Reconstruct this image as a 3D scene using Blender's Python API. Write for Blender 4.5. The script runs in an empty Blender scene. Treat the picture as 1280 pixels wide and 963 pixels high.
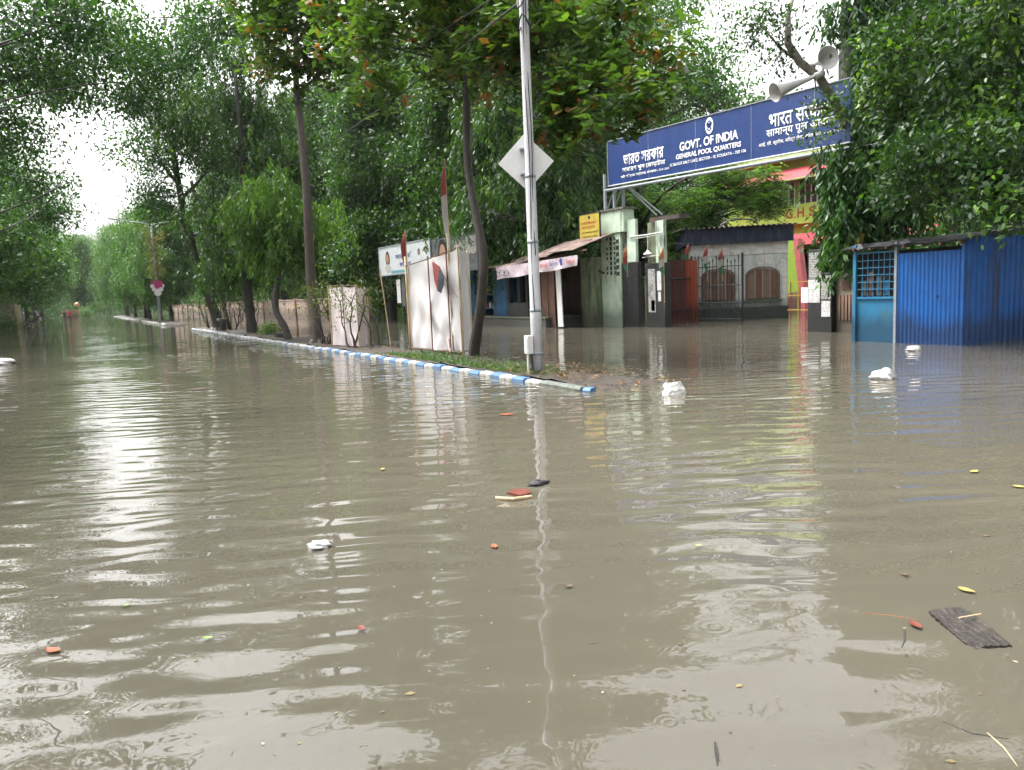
import bpy, math, random
import numpy as np
from mathutils import Vector, Matrix

random.seed(7)
sc = bpy.context.scene
COL = sc.collection

# ---------------------------------------------------------------- camera
CAM_H, F_PX = 1.6, 960.0                       # eye height above the water, focal length in photo pixels
ROLL, PITCH, YAW = math.radians(2.5), math.radians(7.05), math.radians(29.72)
_Z = np.array([0, 0, 1.0])
_R0 = np.array([math.cos(YAW), -math.sin(YAW), 0]); _F0 = np.array([math.sin(YAW), math.cos(YAW), 0])
_F = _F0 * math.cos(PITCH) - _Z * math.sin(PITCH); _U0 = _F0 * math.sin(PITCH) + _Z * math.cos(PITCH)
_R = _R0 * math.cos(ROLL) - _U0 * math.sin(ROLL); _U = _U0 * math.cos(ROLL) + _R0 * math.sin(ROLL)
cam = bpy.data.cameras.new('camera'); cam.sensor_width = 36; cam.lens = F_PX / 1280 * 36
cam.clip_start = 0.05; cam.clip_end = 3000
camo = bpy.data.objects.new('camera', cam); COL.objects.link(camo)
M = Matrix.Identity(4)
for i in range(3):
    M[i][0], M[i][1], M[i][2] = _R[i], _U[i], -_F[i]
M[2][3] = CAM_H
camo.matrix_world = M
sc.camera = camo

def ray(x, y): return _F + _R * ((x - 640) / F_PX) + _U * ((481.5 - y) / F_PX)
def on_z(x, y, z=0.0):
    d = ray(x, y); return np.array([0, 0, CAM_H]) + d * ((z - CAM_H) / d[2])
def at_depth(x, y, d): return np.array([0, 0, CAM_H]) + ray(x, y) * d
def on_x(x, y, X):
    d = ray(x, y); return np.array([0, 0, CAM_H]) + d * (X / d[0])

# ---------------------------------------------------------------- sky, sun, exposure (overcast monsoon daylight)
SUN_EL, SUN_ROT = math.radians(62), math.radians(-35)
w = bpy.data.worlds.new('World'); sc.world = w; w.use_nodes = True
nt = w.node_tree; nt.nodes.clear()
out = nt.nodes.new('ShaderNodeOutputWorld'); bg = nt.nodes.new('ShaderNodeBackground')
sky = nt.nodes.new('ShaderNodeTexSky'); sky.sky_type = 'NISHITA'; sky.sun_disc = False
sky.sun_elevation = SUN_EL; sky.sun_rotation = SUN_ROT; sky.dust_density = 8; sky.air_density = 1.2
hs = nt.nodes.new('ShaderNodeHueSaturation'); hs.inputs['Saturation'].default_value = 0.10; hs.inputs['Value'].default_value = 1.0
nt.links.new(sky.outputs[0], hs.inputs['Color']); nt.links.new(hs.outputs[0], bg.inputs[0])
bg.inputs[1].default_value = 0.12
nt.links.new(bg.outputs[0], out.inputs[0])
sun = bpy.data.lights.new('sun', 'SUN'); sun.energy = 0.5; sun.angle = math.radians(18); sun.color = (1, .97, .93)
suno = bpy.data.objects.new('sun', sun); COL.objects.link(suno)
_sd = Vector((math.sin(SUN_ROT) * math.cos(SUN_EL), math.cos(SUN_ROT) * math.cos(SUN_EL), math.sin(SUN_EL)))
suno.rotation_euler = _sd.to_track_quat('Z', 'Y').to_euler()
sc.view_settings.view_transform = 'Standard'; sc.view_settings.look = 'None'; sc.view_settings.gamma = 1
sc.view_settings.use_curve_mapping = False
sc.view_settings.exposure = 2.4
sc.render.engine = 'CYCLES'
cy = sc.cycles
cy.use_denoising = True; cy.use_adaptive_sampling = True; cy.adaptive_threshold = 0.02
cy.max_bounces = 6; cy.diffuse_bounces = 3; cy.glossy_bounces = 3; cy.transmission_bounces = 3; cy.transparent_max_bounces = 4
cy.volume_bounces = 0; cy.caustics_reflective = False; cy.caustics_refractive = False
cy.sample_clamp_indirect = 6

# ---------------------------------------------------------------- materials
MATS = {}
def new_mat(name):
    m = bpy.data.materials.new(name); m.use_nodes = True
    n = m.node_tree; n.nodes.clear()
    o = n.nodes.new('ShaderNodeOutputMaterial'); b = n.nodes.new('ShaderNodeBsdfPrincipled')
    n.links.new(b.outputs[0], o.inputs[0]); MATS[name] = m
    return m, n, b
def N(n, t, **kw):
    x = n.nodes.new(t)
    for k, v in kw.items():
        if k in x.inputs.keys() if hasattr(x.inputs, 'keys') else False: x.inputs[k].default_value = v
        else: setattr(x, k, v)
    return x
def rgb(c): return (c[0], c[1], c[2], 1)
def mixc(n, fac, a, b, mode='MIX'):
    x = n.nodes.new('ShaderNodeMix'); x.data_type = 'RGBA'; x.blend_type = mode
    for sock, v in ((0, fac), (6, a), (7, b)):
        if hasattr(v, 'is_linked') or hasattr(v, 'links'): n.links.new(v, x.inputs[sock])
        elif isinstance(v, (int, float)): x.inputs[sock].default_value = v
        else: x.inputs[sock].default_value = rgb(v)
    return x.outputs[2]
def ramp(n, src, stops):
    r = n.nodes.new('ShaderNodeValToRGB'); e = r.color_ramp.elements
    while len(e) < len(stops): e.new(0.5)
    for i, (p, c) in enumerate(stops):
        e[i].position = p; e[i].color = rgb(c) if not isinstance(c, (int, float)) else (c, c, c, 1)
    n.links.new(src, r.inputs[0]); return r.outputs[0]
def coords(n, scale=(1, 1, 1), kind='Object'):
    tc = n.nodes.new('ShaderNodeTexCoord'); mp = n.nodes.new('ShaderNodeMapping'); mp.inputs['Scale'].default_value = scale
    n.links.new(tc.outputs[kind], mp.inputs[0]); return mp.outputs[0]
def noise(n, vec, scale, detail=4, rough=.55):
    x = n.nodes.new('ShaderNodeTexNoise'); x.inputs['Scale'].default_value = scale; x.inputs['Detail'].default_value = detail
    x.inputs['Roughness'].default_value = rough; n.links.new(vec, x.inputs['Vector']); return x.outputs[0]
def bumpn(n, b, h, strength=.3, dist=.01):
    x = n.nodes.new('ShaderNodeBump'); x.inputs['Strength'].default_value = strength; x.inputs['Distance'].default_value = dist
    n.links.new(h, x.inputs['Height']); n.links.new(x.outputs[0], b.inputs['Normal'])

def weathered(name, c, c2=None, stain=None, rough=.6, scale=3.0, streak=.18, amount=.5, bump=.25, metal=0, spec=.4, damp=0):
    """base colour with mottling, and dirt that runs down in streaks of its own shape"""
    m, n, b = new_mat(name)
    v = coords(n); vs = coords(n, (1, 1, streak))
    n1 = noise(n, v, scale * 2.3, 5)
    c2 = c2 or tuple(x * .72 for x in c)
    col = mixc(n, ramp(n, n1, [(.35, 0), (.68, 1)]), c, c2)
    if stain:
        n2 = noise(n, vs, scale * 1.7, 6, .65)
        col = mixc(n, ramp(n, n2, [(.62 - amount * .25, 0), (.72 - amount * .1, 1)]), col, stain)
    if damp:
        ge = n.nodes.new('ShaderNodeNewGeometry'); sp = n.nodes.new('ShaderNodeSeparateXYZ'); n.links.new(ge.outputs['Position'], sp.inputs[0])
        ad = n.nodes.new('ShaderNodeMath'); ad.operation = 'MULTIPLY_ADD'; n.links.new(noise(n, coords(n, (1, 1, .5)), 2.4, 5), ad.inputs[0]); ad.inputs[1].default_value = -.75; n.links.new(sp.outputs[2], ad.inputs[2])
        col = mixc(n, ramp(n, ad.outputs[0], [(0, 1), (damp, 0)]), col, tuple(x * .42 + .006 for x in c2))
    n.links.new(col, b.inputs['Base Color'])
    b.inputs['Roughness'].default_value = rough; b.inputs['Metallic'].default_value = metal
    b.inputs['Specular IOR Level'].default_value = spec
    if bump: bumpn(n, b, noise(n, v, scale * 9, 4), bump, .01)
    return m
def plain(name, c, rough=.6, var=.18, scale=14, bump=.1, spec=.4):
    return weathered(name, c, tuple(x * (1 - var) for x in c), None, rough, scale / 2.3, 1, 0, bump, 0, spec)
def printed(name, paper, ink, ink2, rows=34, dens=.55):
    """paper with lines of small print, a flat printed surface"""
    m, n, b = new_mat(name)
    v = coords(n)
    wv = n.nodes.new('ShaderNodeTexWave'); wv.bands_direction = 'Z'; wv.inputs['Scale'].default_value = rows / 6.0
    wv.inputs['Distortion'].default_value = .3
    n.links.new(v, wv.inputs['Vector'])
    wd = noise(n, coords(n, (1, 1, .3)), rows * 1.1, 2)
    f = n.nodes.new('ShaderNodeMath'); f.operation = 'MULTIPLY'
    n.links.new(ramp(n, wv.outputs[1], [(.5, 0), (.58, 1)]), f.inputs[0]); n.links.new(ramp(n, wd, [(dens - .08, 0), (dens, 1)]), f.inputs[1])
    col = mixc(n, f.outputs[0], paper, ink)
    col = mixc(n, ramp(n, noise(n, v, 3.5, 3), [(.56, 0), (.6, .85)]), col, ink2)
    n.links.new(col, b.inputs['Base Color']); b.inputs['Roughness'].default_value = .7
    return m
LEAF_GAIN = 1.15
def leaf_mat(name, stops, trans=.35, rough=.42, raw=False):
    m = bpy.data.materials.new(name); m.use_nodes = True; n = m.node_tree; n.nodes.clear(); MATS[name] = m
    o = n.nodes.new('ShaderNodeOutputMaterial'); b = n.nodes.new('ShaderNodeBsdfPrincipled')
    t = n.nodes.new('ShaderNodeBsdfTranslucent'); mx = n.nodes.new('ShaderNodeMixShader'); mx.inputs[0].default_value = trans
    at = n.nodes.new('ShaderNodeAttribute'); at.attribute_name = 'tone'
    c = ramp(n, at.outputs['Fac'], stops if raw else [(q_, (c_[0] * LEAF_GAIN * .92, c_[1] * LEAF_GAIN * 1.10, c_[2] * LEAF_GAIN * .80)) for q_, c_ in stops])
    n.links.new(c, b.inputs['Base Color']); b.inputs['Roughness'].default_value = rough; b.inputs['Specular IOR Level'].default_value = .35
    ct = mixc(n, 1.0, c, (1.5, 1.55, .55), 'MULTIPLY')
    n.links.new(ct, t.inputs[0])
    n.links.new(b.outputs[0], mx.inputs[1]); n.links.new(t.outputs[0], mx.inputs[2]); n.links.new(mx.outputs[0], o.inputs[0])
    return m

leaf_mat('leaf_almond', [(0, (.028, .050, .018)), (.45, (.050, .088, .022)), (.80, (.095, .145, .03)), (.86, (.16, .15, .03)), (.90, (.13, .075, .025)), (1, (.22, .06, .02))], .40)
leaf_mat('leaf_droop', [(0, (.018, .040, .016)), (.5, (.036, .074, .022)), (.85, (.062, .115, .028)), (1, (.12, .185, .04))], .34)
leaf_mat('leaf_fern', [(0, (.034, .066, .018)), (.5, (.060, .112, .026)), (1, (.12, .20, .04))], .42)
leaf_mat('leaf_dark', [(0, (.018, .045, .018)), (.55, (.032, .074, .024)), (.9, (.060, .125, .030)), (1, (.12, .21, .035))], .28)
leaf_mat('leaf_fig', [(0, (.010, .024, .010)), (.5, (.024, .050, .015)), (.78, (.062, .115, .024)), (.9, (.13, .20, .035)), (1, (.19, .26, .045))], .34)  # low tones paint crown shadows into the leaf colour, between bright clumps
leaf_mat('leaf_far', [(0, (.032, .066, .030)), (.6, (.055, .112, .038)), (1, (.11, .19, .05))], .36)
leaf_mat('leaf_rust', [(0, (.05, .075, .02)), (.5, (.085, .095, .025)), (1, (.17, .095, .03))], .35)
leaf_mat('leaf_litter', [(0, (.06, .035, .02)), (.5, (.13, .07, .03)), (.8, (.25, .11, .03)), (1, (.22, .16, .05))], .1, .5, True)
leaf_mat('grass_blade', [(0, (.03, .06, .018)), (.6, (.05, .10, .025)), (1, (.09, .16, .04))], .3)

def bark(name, a, b_, moss=None):
    m, n, b = new_mat(name)
    v = coords(n, (1, 1, .25)); nn = noise(n, v, 14, 6, .7)
    col = mixc(n, ramp(n, nn, [(.35, 0), (.65, 1)]), a, b_)
    if moss: col = mixc(n, ramp(n, noise(n, coords(n), 3, 4), [(.52, 0), (.62, .8)]), col, moss)
    n.links.new(col, b.inputs['Base Color']); b.inputs['Roughness'].default_value = .55
    bumpn(n, b, nn, .7, .03)
bark('bark_wet', (.018, .014, .011), (.048, .036, .027), (.028, .033, .02))
bark('bark_brown', (.034, .024, .019), (.075, .052, .040), (.045, .04, .03))
bark('bark_grey', (.11, .10, .085), (.24, .21, .18), (.07, .075, .05))
bark('bark_dark', (.018, .016, .013), (.05, .043, .034))
bark('bamboo', (.36, .27, .15), (.55, .43, .26))
bark('old_wood', (.07, .035, .022), (.16, .075, .045))

# muddy flood water: a silty diffuse body under a clear, rippled surface
m, n, b = new_mat('flood_water')
vw = coords(n)
silt = noise(n, coords(n, (.25, .25, 1)), 1.0, 3)
scum = ramp(n, noise(n, coords(n, (.5, 1.6, 1)), 1.7, 7, .68), [(.60, 0), (.72, .55)])
n.links.new(mixc(n, scum, mixc(n, ramp(n, silt, [(.3, 0), (.7, 1)]), (.092, .083, .062), (.076, .070, .053)), (.118, .108, .084)), b.inputs['Base Color'])
b.inputs['Roughness'].default_value = .012; b.inputs['IOR'].default_value = 1.42; b.inputs['Specular IOR Level'].default_value = .5
def mth(op, a, bb=None, c=None):
    x = n.nodes.new('ShaderNodeMath'); x.operation = op
    for i, v in enumerate((a, bb, c)):
        if v is None: continue
        if isinstance(v, (int, float)): x.inputs[i].default_value = v
        else: n.links.new(v, x.inputs[i])
    return x.outputs[0]
def wavelet(scale, amp, rot, stretch, detail=2):
    tc = n.nodes.new('ShaderNodeTexCoord'); m0 = n.nodes.new('ShaderNodeMapping'); mp = n.nodes.new('ShaderNodeMapping')
    m0.inputs['Rotation'].default_value = (0, 0, rot); mp.inputs['Scale'].default_value = (stretch, 1, 1)
    n.links.new(tc.outputs['Object'], m0.inputs[0]); n.links.new(m0.outputs[0], mp.inputs[0])
    nz = noise(n, mp.outputs[0], scale, detail, .45)
    return mth('MULTIPLY', mth('SUBTRACT', nz, .5), amp)
patch = ramp(n, noise(n, vw, .35, 2), [(.35, .35), (.65, 1)])
calm = ramp(n, noise(n, vw, .22, 2), [(.38, .25), (.62, 1)])
def swell(period, amp, rot, dist):
    tc = n.nodes.new('ShaderNodeTexCoord'); m0 = n.nodes.new('ShaderNodeMapping'); m0.inputs['Rotation'].default_value = (0, 0, rot)
    wv = n.nodes.new('ShaderNodeTexWave'); wv.bands_direction = 'Y'; wv.inputs['Scale'].default_value = .314 / period
    wv.inputs['Distortion'].default_value = dist; wv.inputs['Detail'].default_value = 1; wv.inputs['Detail Scale'].default_value = 1.0
    n.links.new(tc.outputs['Object'], m0.inputs[0]); n.links.new(m0.outputs[0], wv.inputs['Vector'])
    return mth('MULTIPLY', mth('SUBTRACT', wv.outputs[1], .5), amp)
h = mth('ADD', mth('ADD', wavelet(.9, .018, .40, .8, 1), wavelet(2.6, .0066, .2, .85, 1)), mth('ADD', mth('MULTIPLY', calm, mth('ADD', wavelet(2.5, .015, .60, .22, 1), mth('ADD', swell(.40, .0058, .58, 5.0), swell(.26, .0026, .30, 6.0)))), mth('MULTIPLY', patch, mth('ADD', wavelet(5.2, .0055, .47, .22, 1), wavelet(11.0, .0010, .7, .35, 1)))))
def rings(scale, freq, amp, reach, gate):
    vo = n.nodes.new('ShaderNodeTexVoronoi'); vo.voronoi_dimensions = '2D'; vo.inputs['Scale'].default_value = scale
    n.links.new(vw, vo.inputs['Vector'])
    sep = n.nodes.new('ShaderNodeSeparateColor'); n.links.new(vo.outputs['Color'], sep.inputs[0])
    d = mth('DIVIDE', vo.outputs['Distance'], scale)
    r = mth('MULTIPLY', sep.outputs[1], reach)
    fall = mth('MAXIMUM', mth('SUBTRACT', 1.0, mth('DIVIDE', d, mth('ADD', r, .03))), 0)
    s = mth('SINE', mth('MULTIPLY', d, freq))
    on = mth('GREATER_THAN', sep.outputs[0], gate)
    return mth('MULTIPLY', mth('MULTIPLY', s, fall), mth('MULTIPLY', on, amp))
h = mth('ADD', h, mth('ADD', rings(1.4, 150, .0005, .16, .45), rings(3.3, 230, .00022, .07, .5)))
bp = n.nodes.new('ShaderNodeBump'); bp.inputs['Strength'].default_value = 1; bp.inputs['Distance'].default_value = 1.0
n.links.new(h, bp.inputs['Height']); n.links.new(bp.outputs[0], b.inputs['Normal'])

weathered('mud', (.048, .036, .027), (.030, .024, .019), (.06, .05, .033), .55, 4, 1, .3, .8)
weathered('road_bed', (.05, .05, .05), (.035, .034, .033), None, .8)
weathered('kerb_white', (.50, .50, .48), (.36, .36, .345), (.13, .12, .105), .6, 6, 1, .75)
weathered('kerb_faded', (.20, .26, .34), (.28, .30, .32), (.15, .145, .13), .6, 6, 1, .75)
weathered('kerb_blue', (.05, .155, .33), (.04, .12, .25), (.14, .15, .145), .55, 6, 1, .55)
weathered('kerb_bare', (.13, .14, .12), (.07, .085, .07), (.04, .05, .04), .6, 6, 1, .5)
weathered('pole_paint', (.46, .46, .48), (.38, .38, .40), (.22, .21, .20), .38, 3, .08, .25, .05, 0, .5)
plain('white_board', (.74, .74, .74), .45, .08)
plain('white_plastic', (.66, .66, .64), .4, .1)
plain('foam', (.72, .72, .70), .8, .1, 30, .6)
plain('black_rubber', (.015, .015, .017), .5)
m, n, b = new_mat('tarp_white')
v = coords(n); g = n.nodes.new('ShaderNodeSeparateXYZ'); n.links.new(v, g.inputs[0])
col = mixc(n, ramp(n, noise(n, coords(n, (1, 1, .4)), 2.2, 5), [(.5, 0), (.75, .5)]), (.62, .60, .60), (.42, .38, .33))
n.links.new(col, b.inputs['Base Color']); b.inputs['Roughness'].default_value = .5
m, n, b = new_mat('tarp_pink')
n.links.new(mixc(n, ramp(n, noise(n, coords(n, (1, 1, .4)), 2, 5), [(.45, 0), (.75, .6)]), (.60, .53, .53), (.46, .38, .36)), b.inputs['Base Color']); b.inputs['Roughness'].default_value = .6
weathered('red_wood', (.14, .040, .028), (.08, .03, .022), None, .6)
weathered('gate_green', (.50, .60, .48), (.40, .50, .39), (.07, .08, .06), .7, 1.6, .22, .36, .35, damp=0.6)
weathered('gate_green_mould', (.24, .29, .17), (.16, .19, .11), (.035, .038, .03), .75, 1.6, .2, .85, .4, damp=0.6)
weathered('black_wash', (.016, .016, .018), (.028, .028, .028), (.06, .055, .05), .55, 3, .3, .3, damp=0.5)
weathered('slot_shade', (.012, .014, .012), None, None, .8)  # near-black blocks set on the face, painted as the shade inside pierced openings
weathered('sign_navy', (.020, .046, .160), (.015, .036, .130), (.035, .06, .16), .32, 1.2, 1, .0, .02, 0, .5)
plain('sign_white', (.80, .80, .80), .4, .04)
plain('steel_grey', (.28, .31, .34), .4, .2)
weathered('notice_yellow', (.46, .36, .06), (.38, .29, .05), (.24, .17, .05), .5, 2, 1, .2)
plain('ink_red', (.40, .05, .04), .5); plain('ink_blue', (.03, .05, .22), .5); plain('ink_black', (.012, .012, .012), .5)
weathered('brick_rust', (.085, .022, .015), (.055, .017, .012), (.05, .03, .025), .6, 2, .2, .4)
weathered('rust_orange', (.25, .05, .020), (.19, .04, .018), (.12, .04, .02), .55, 3, .15, .3, damp=0.5)
plain('iron_black', (.014, .015, .017), .42)
weathered('house_wall', (.47, .51, .49), (.39, .43, .41), (.24, .27, .25), .7, 2.2, .4, .5, damp=0.6)
weathered('house_plinth', (.085, .12, .095), (.05, .075, .06), (.16, .19, .165), .7, 2, 1, .3, damp=0.55)
weathered('white_band', (.62, .61, .59), (.44, .43, .42), (.28, .27, .26), .7, 2, .2, .3)
weathered('fascia_navy', (.022, .030, .060), (.015, .02, .04), (.05, .055, .07), .4, 2, .3, .3)
weathered('shutter_brown', (.17, .115, .085), (.12, .08, .06), None, .6, 4, .2)
plain('shutter_pale', (.32, .26, .21), .6)
weathered('roof_sheet', (.055, .05, .05), (.10, .075, .06), (.16, .07, .04), .6, 2, .4, .4)
weathered('school_yellow', (.40, .58, .10), (.37, .54, .09), None, .7, 1)
weathered('school_green', (.34, .50, .07), (.30, .45, .06), None, .7, 1)
weathered('school_cream', (.58, .68, .30), None, None, .7, 1, 1, 0)
weathered('school_red', (.44, .035, .05), (.38, .03, .04), None, .6, 1)
weathered('school_pink', (.62, .16, .17), None, None, .6, 1)
plain('school_glass', (.10, .065, .07), .25)
plain('letter_brown', (.34, .08, .03), .5)
weathered('shed_blue', (.005, .105, .38), (.005, .088, .32), (.03, .04, .07), .42, 1.6, .12, .35, .45, 0, .5, damp=0.33)
weathered('shed_cyan', (.022, .18, .34), (.02, .15, .29), (.09, .15, .10), .5, 1.8, .4, .35, damp=0.45)
weathered('tarp_black', (.010, .011, .013), (.018, .018, .02), (.03, .03, .03), .35, 5, 1, .4, .9)
plain('inside_shade', (.006, .007, .009), .9)  # near-black colour standing in for the shade inside openings and sheds
weathered('tin_rust', (.26, .19, .16), (.17, .10, .075), (.32, .29, .27), .55, 2, .25, .5)
weathered('stall_blue', (.03, .12, .24), (.02, .08, .17), (.10, .10, .10), .5, 2, .3, .4, damp=0.5)
weathered('concrete', (.16, .155, .14), (.11, .11, .095), (.06, .065, .05), .75, 2, .4, .5, damp=0.5)
weathered('wall_pink', (.42, .31, .26), (.35, .26, .215), (.17, .13, .105), .75, 1.2, .3, .55, damp=0.6)
weathered('wall_pier', (.34, .21, .155), (.28, .17, .125), (.14, .10, .08), .75, 1.2, .3, .5, damp=0.6)
weathered('beige_wall', (.30, .26, .205), (.22, .19, .15), (.09, .08, .065), .75, 2, .25, .55, damp=0.6)
weathered('brown_panel', (.12, .06, .04), (.08, .04, .03), (.05, .03, .025), .6, 2, .2, .4, damp=0.5)
weathered('banner_pale', (.55, .46, .50), (.46, .38, .42), (.30, .25, .26), .6, 2, 1, .3)
weathered('hoarding_pale', (.52, .55, .56), (.45, .48, .49), None, .45, 1.5)
weathered('slate', (.09, .10, .10), (.06, .07, .07), (.14, .15, .15), .5, 2, 1, .3)
plain('skin', (.36, .20, .13), .5); plain('hair', (.012, .010, .010), .4); plain('cloth_teal', (.10, .28, .32), .6)
plain('orange_paint', (.60, .17, .03), .5); plain('flag_orange', (.34, .12, .045), .7); plain('flag_white', (.40, .38, .36), .7); plain('flag_green', (.035, .14, .07), .7)
plain('flag_red', (.22, .035, .03), .7); plain('yellow_rail', (.50, .34, .05), .5); plain('shirt_red', (.42, .03, .05), .7); plain('shirt_dark', (.03, .04, .05), .7); plain('trousers', (.03, .03, .04), .7)
plain('lotus_pink', (.42, .03, .16), .5); plain('lotus_white', (.62, .60, .62), .5)
plain('globe_peach', (.55, .30, .18), .4)
printed('poster_grey', (.38, .37, .35), (.05, .05, .05), (.14, .13, .12), 40, .5)
printed('poster_white', (.55, .55, .54), (.15, .15, .16), (.42, .41, .40), 36, .62)
printed('poster_red', (.55, .52, .50), (.40, .03, .03), (.45, .12, .10), 16, .45)
plain('poster_yellow', (.40, .30, .03), .6)
weathered('wet_plank', (.022, .017, .014), (.035, .027, .021), (.07, .06, .05), .5, 9, 1, .3, .9)
plain('leaf_red', (.16, .035, .02), .5, .4); plain('leaf_orange', (.34, .085, .03), .5, .3); plain('leaf_yellow', (.34, .27, .07), .5, .3); plain('leaf_green', (.16, .24, .06), .45, .3); plain('leaf_brown', (.10, .06, .035), .5, .4)
plain('plastic_bag', (.58, .56, .56), .35, .2, 10, .6)
weathered('horn_grey', (.55, .54, .53), (.46, .45, .44), None, .45, 3)

# ---------------------------------------------------------------- mesh helpers
ORIGIN = {}
def link(o, parent=None):
    COL.objects.link(o)
    if parent is not None: o.parent = parent
    return o
def tag(o, label, cat, group=None):
    o['label'] = label; o['category'] = cat
    if group: o['group'] = group
    return o
def thing(name, loc, label, cat, group=None):
    o = bpy.data.objects.new(name, None); o.location = tuple(float(v) for v in loc); o.empty_display_size = .2
    link(o); ORIGIN[o] = np.array(o.location[:])
    return tag(o, label, cat, group)
def origin_of(o):
    p = np.zeros(3)
    while o is not None:
        p = p + np.array(o.location[:]); o = o.parent
    return p

class MB:
    def __init__(s): s.v = []; s.f = []; s.m = []; s.cur = 0
    def add(s, vs, fs):
        k = len(s.v); s.v += [tuple(float(c) for c in p) for p in vs]
        for f in fs: s.f.append(tuple(i + k for i in f)); s.m.append(s.cur)
        return s
    def box(s, x0, x1, y0, y1, z0, z1):
        return s.hexa([(x0, y0, z0), (x1, y0, z0), (x1, y1, z0), (x0, y1, z0), (x0, y0, z1), (x1, y0, z1), (x1, y1, z1), (x0, y1, z1)])
    def hexa(s, p): return s.add(p, [(3, 2, 1, 0), (4, 5, 6, 7), (0, 1, 5, 4), (1, 2, 6, 5), (2, 3, 7, 6), (3, 0, 4, 7)])
    def obox(s, c, u, v, w_):
        """box centred at c with half-axis vectors u, v, w"""
        c, u, v, w_ = map(np.array, (c, u, v, w_))
        return s.hexa([c - u - v - w_, c + u - v - w_, c + u + v - w_, c - u + v - w_, c - u - v + w_, c + u - v + w_, c + u + v + w_, c - u + v + w_])
    def tube(s, pts, rad, k=8, cap=True):
        pts = [np.array(p, float) for p in pts]
        if not hasattr(rad, '__len__'): rad = [rad] * len(pts)
        vs, fs = [], []
        a = None
        for i, p in enumerate(pts):
            d = pts[min(i + 1, len(pts) - 1)] - pts[max(i - 1, 0)]; d /= (np.linalg.norm(d) + 1e-9)
            if a is None:
                a = np.cross(d, [.3, 1.0, .1]) if abs(d[1]) < .9 else np.cross(d, [1.0, 0, .1])
            else: a = a - d * (a @ d)
            a /= np.linalg.norm(a); b_ = np.cross(d, a)
            for j in range(k):
                t = 2 * math.pi * j / k; vs.append(p + (a * math.cos(t) + b_ * math.sin(t)) * rad[i])
        for i in range(len(pts) - 1):
            for j in range(k):
                q = (j + 1) % k; fs.append((i * k + j, i * k + q, (i + 1) * k + q, (i + 1) * k + j))
        if cap: fs += [tuple(range(k))[::-1], tuple(range((len(pts) - 1) * k, len(pts) * k))]
        return s.add(vs, fs)
    def prism(s, poly, off):
        """polygon of 3D points extruded by vector off"""
        k = len(poly); off = np.array(off); a = [np.array(p) for p in poly]
        return s.add(a + [p + off for p in a], [tuple(range(k))[::-1], tuple(range(k, 2 * k))] + [(i, (i + 1) % k, k + (i + 1) % k, k + i) for i in range(k)])
    def corrugated(s, p0, u, ulen, v, vlen, nrm, pitch=.1, depth=.02, thick=.004):
        p0, u, v, nrm = (np.array(q, float) for q in (p0, u, v, nrm)); prof = []; x = 0
        while x < ulen:
            for dx, d in ((0, 0), (.30, 0), (.45, 1), (.85, 1)):
                if x + dx * pitch <= ulen: prof.append((x + dx * pitch, d * depth))
            x += pitch
        prof.append((ulen, 0)); k = len(prof)
        a = [p0 + u * q + nrm * d for q, d in prof]; b_ = [p + v * vlen for p in a]
        c = [p - nrm * thick for p in a]; d_ = [p - nrm * thick for p in b_]
        fs = []
        for i in range(k - 1):
            fs += [(i, i + 1, k + i + 1, k + i), (2 * k + i + 1, 2 * k + i, 3 * k + i, 3 * k + i + 1)]
        return s.add(a + b_ + c + d_, fs)
    def lathe(s, prof, axis_o, ax, k=16):
        ax = np.array(ax, float); ax /= np.linalg.norm(ax); a = np.cross(ax, [0, 0, 1.0])
        if np.linalg.norm(a) < .05: a = np.cross(ax, [1.0, 0, 0])
        a /= np.linalg.norm(a); b_ = np.cross(ax, a); vs, fs = [], []
        for (h_, r) in prof:
            for j in range(k):
                t = 2 * math.pi * j / k; vs.append(np.array(axis_o) + ax * h_ + (a * math.cos(t) + b_ * math.sin(t)) * r)
        for i in range(len(prof) - 1):
            for j in range(k):
                q = (j + 1) % k; fs.append((i * k + j, i * k + q, (i + 1) * k + q, (i + 1) * k + j))
        return s.add(vs, fs)
    def mesh(s, name, mats, off=(0, 0, 0), smooth=False):
        me = bpy.data.meshes.new(name); off = np.array(off)
        me.from_pydata([tuple(np.array(p) - off) for p in s.v], [], s.f)
        for mt in (mats if isinstance(mats, (list, tuple)) else [mats]): me.materials.append(MATS[mt])
        me.polygons.foreach_set('material_index', s.m)
        if smooth: me.polygons.foreach_set('use_smooth', [True] * len(s.f))
        me.validate(); me.update(); return me
    def build(s, name, mats, parent=None, smooth=False, bevel=0, origin=None):
        off = origin_of(parent) if parent is not None else (np.array(origin) if origin is not None else np.zeros(3))
        o = bpy.data.objects.new(name, s.mesh(name, mats, off, smooth)); link(o, parent)
        if parent is None and origin is not None: o.location = tuple(float(v) for v in origin)
        if bevel:
            md = o.modifiers.new('edge', 'BEVEL'); md.width = bevel; md.segments = 2; md.limit_method = 'ANGLE'
        return o
def mb(): return MB()
def place(name, me, parent, loc, rz=0, scale=(1, 1, 1), rot=None):
    """a piece that shares its mesh with others"""
    o = bpy.data.objects.new(name, me); link(o, parent)
    o.location = tuple(float(v) for v in (np.array(loc) - (origin_of(parent) if parent is not None else 0)))
    o.rotation_euler = rot or (0, 0, rz); o.scale = scale; return o
def structure(o): o['kind'] = 'structure'; return o
def stuff(o): o['kind'] = 'stuff'; return o

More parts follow.
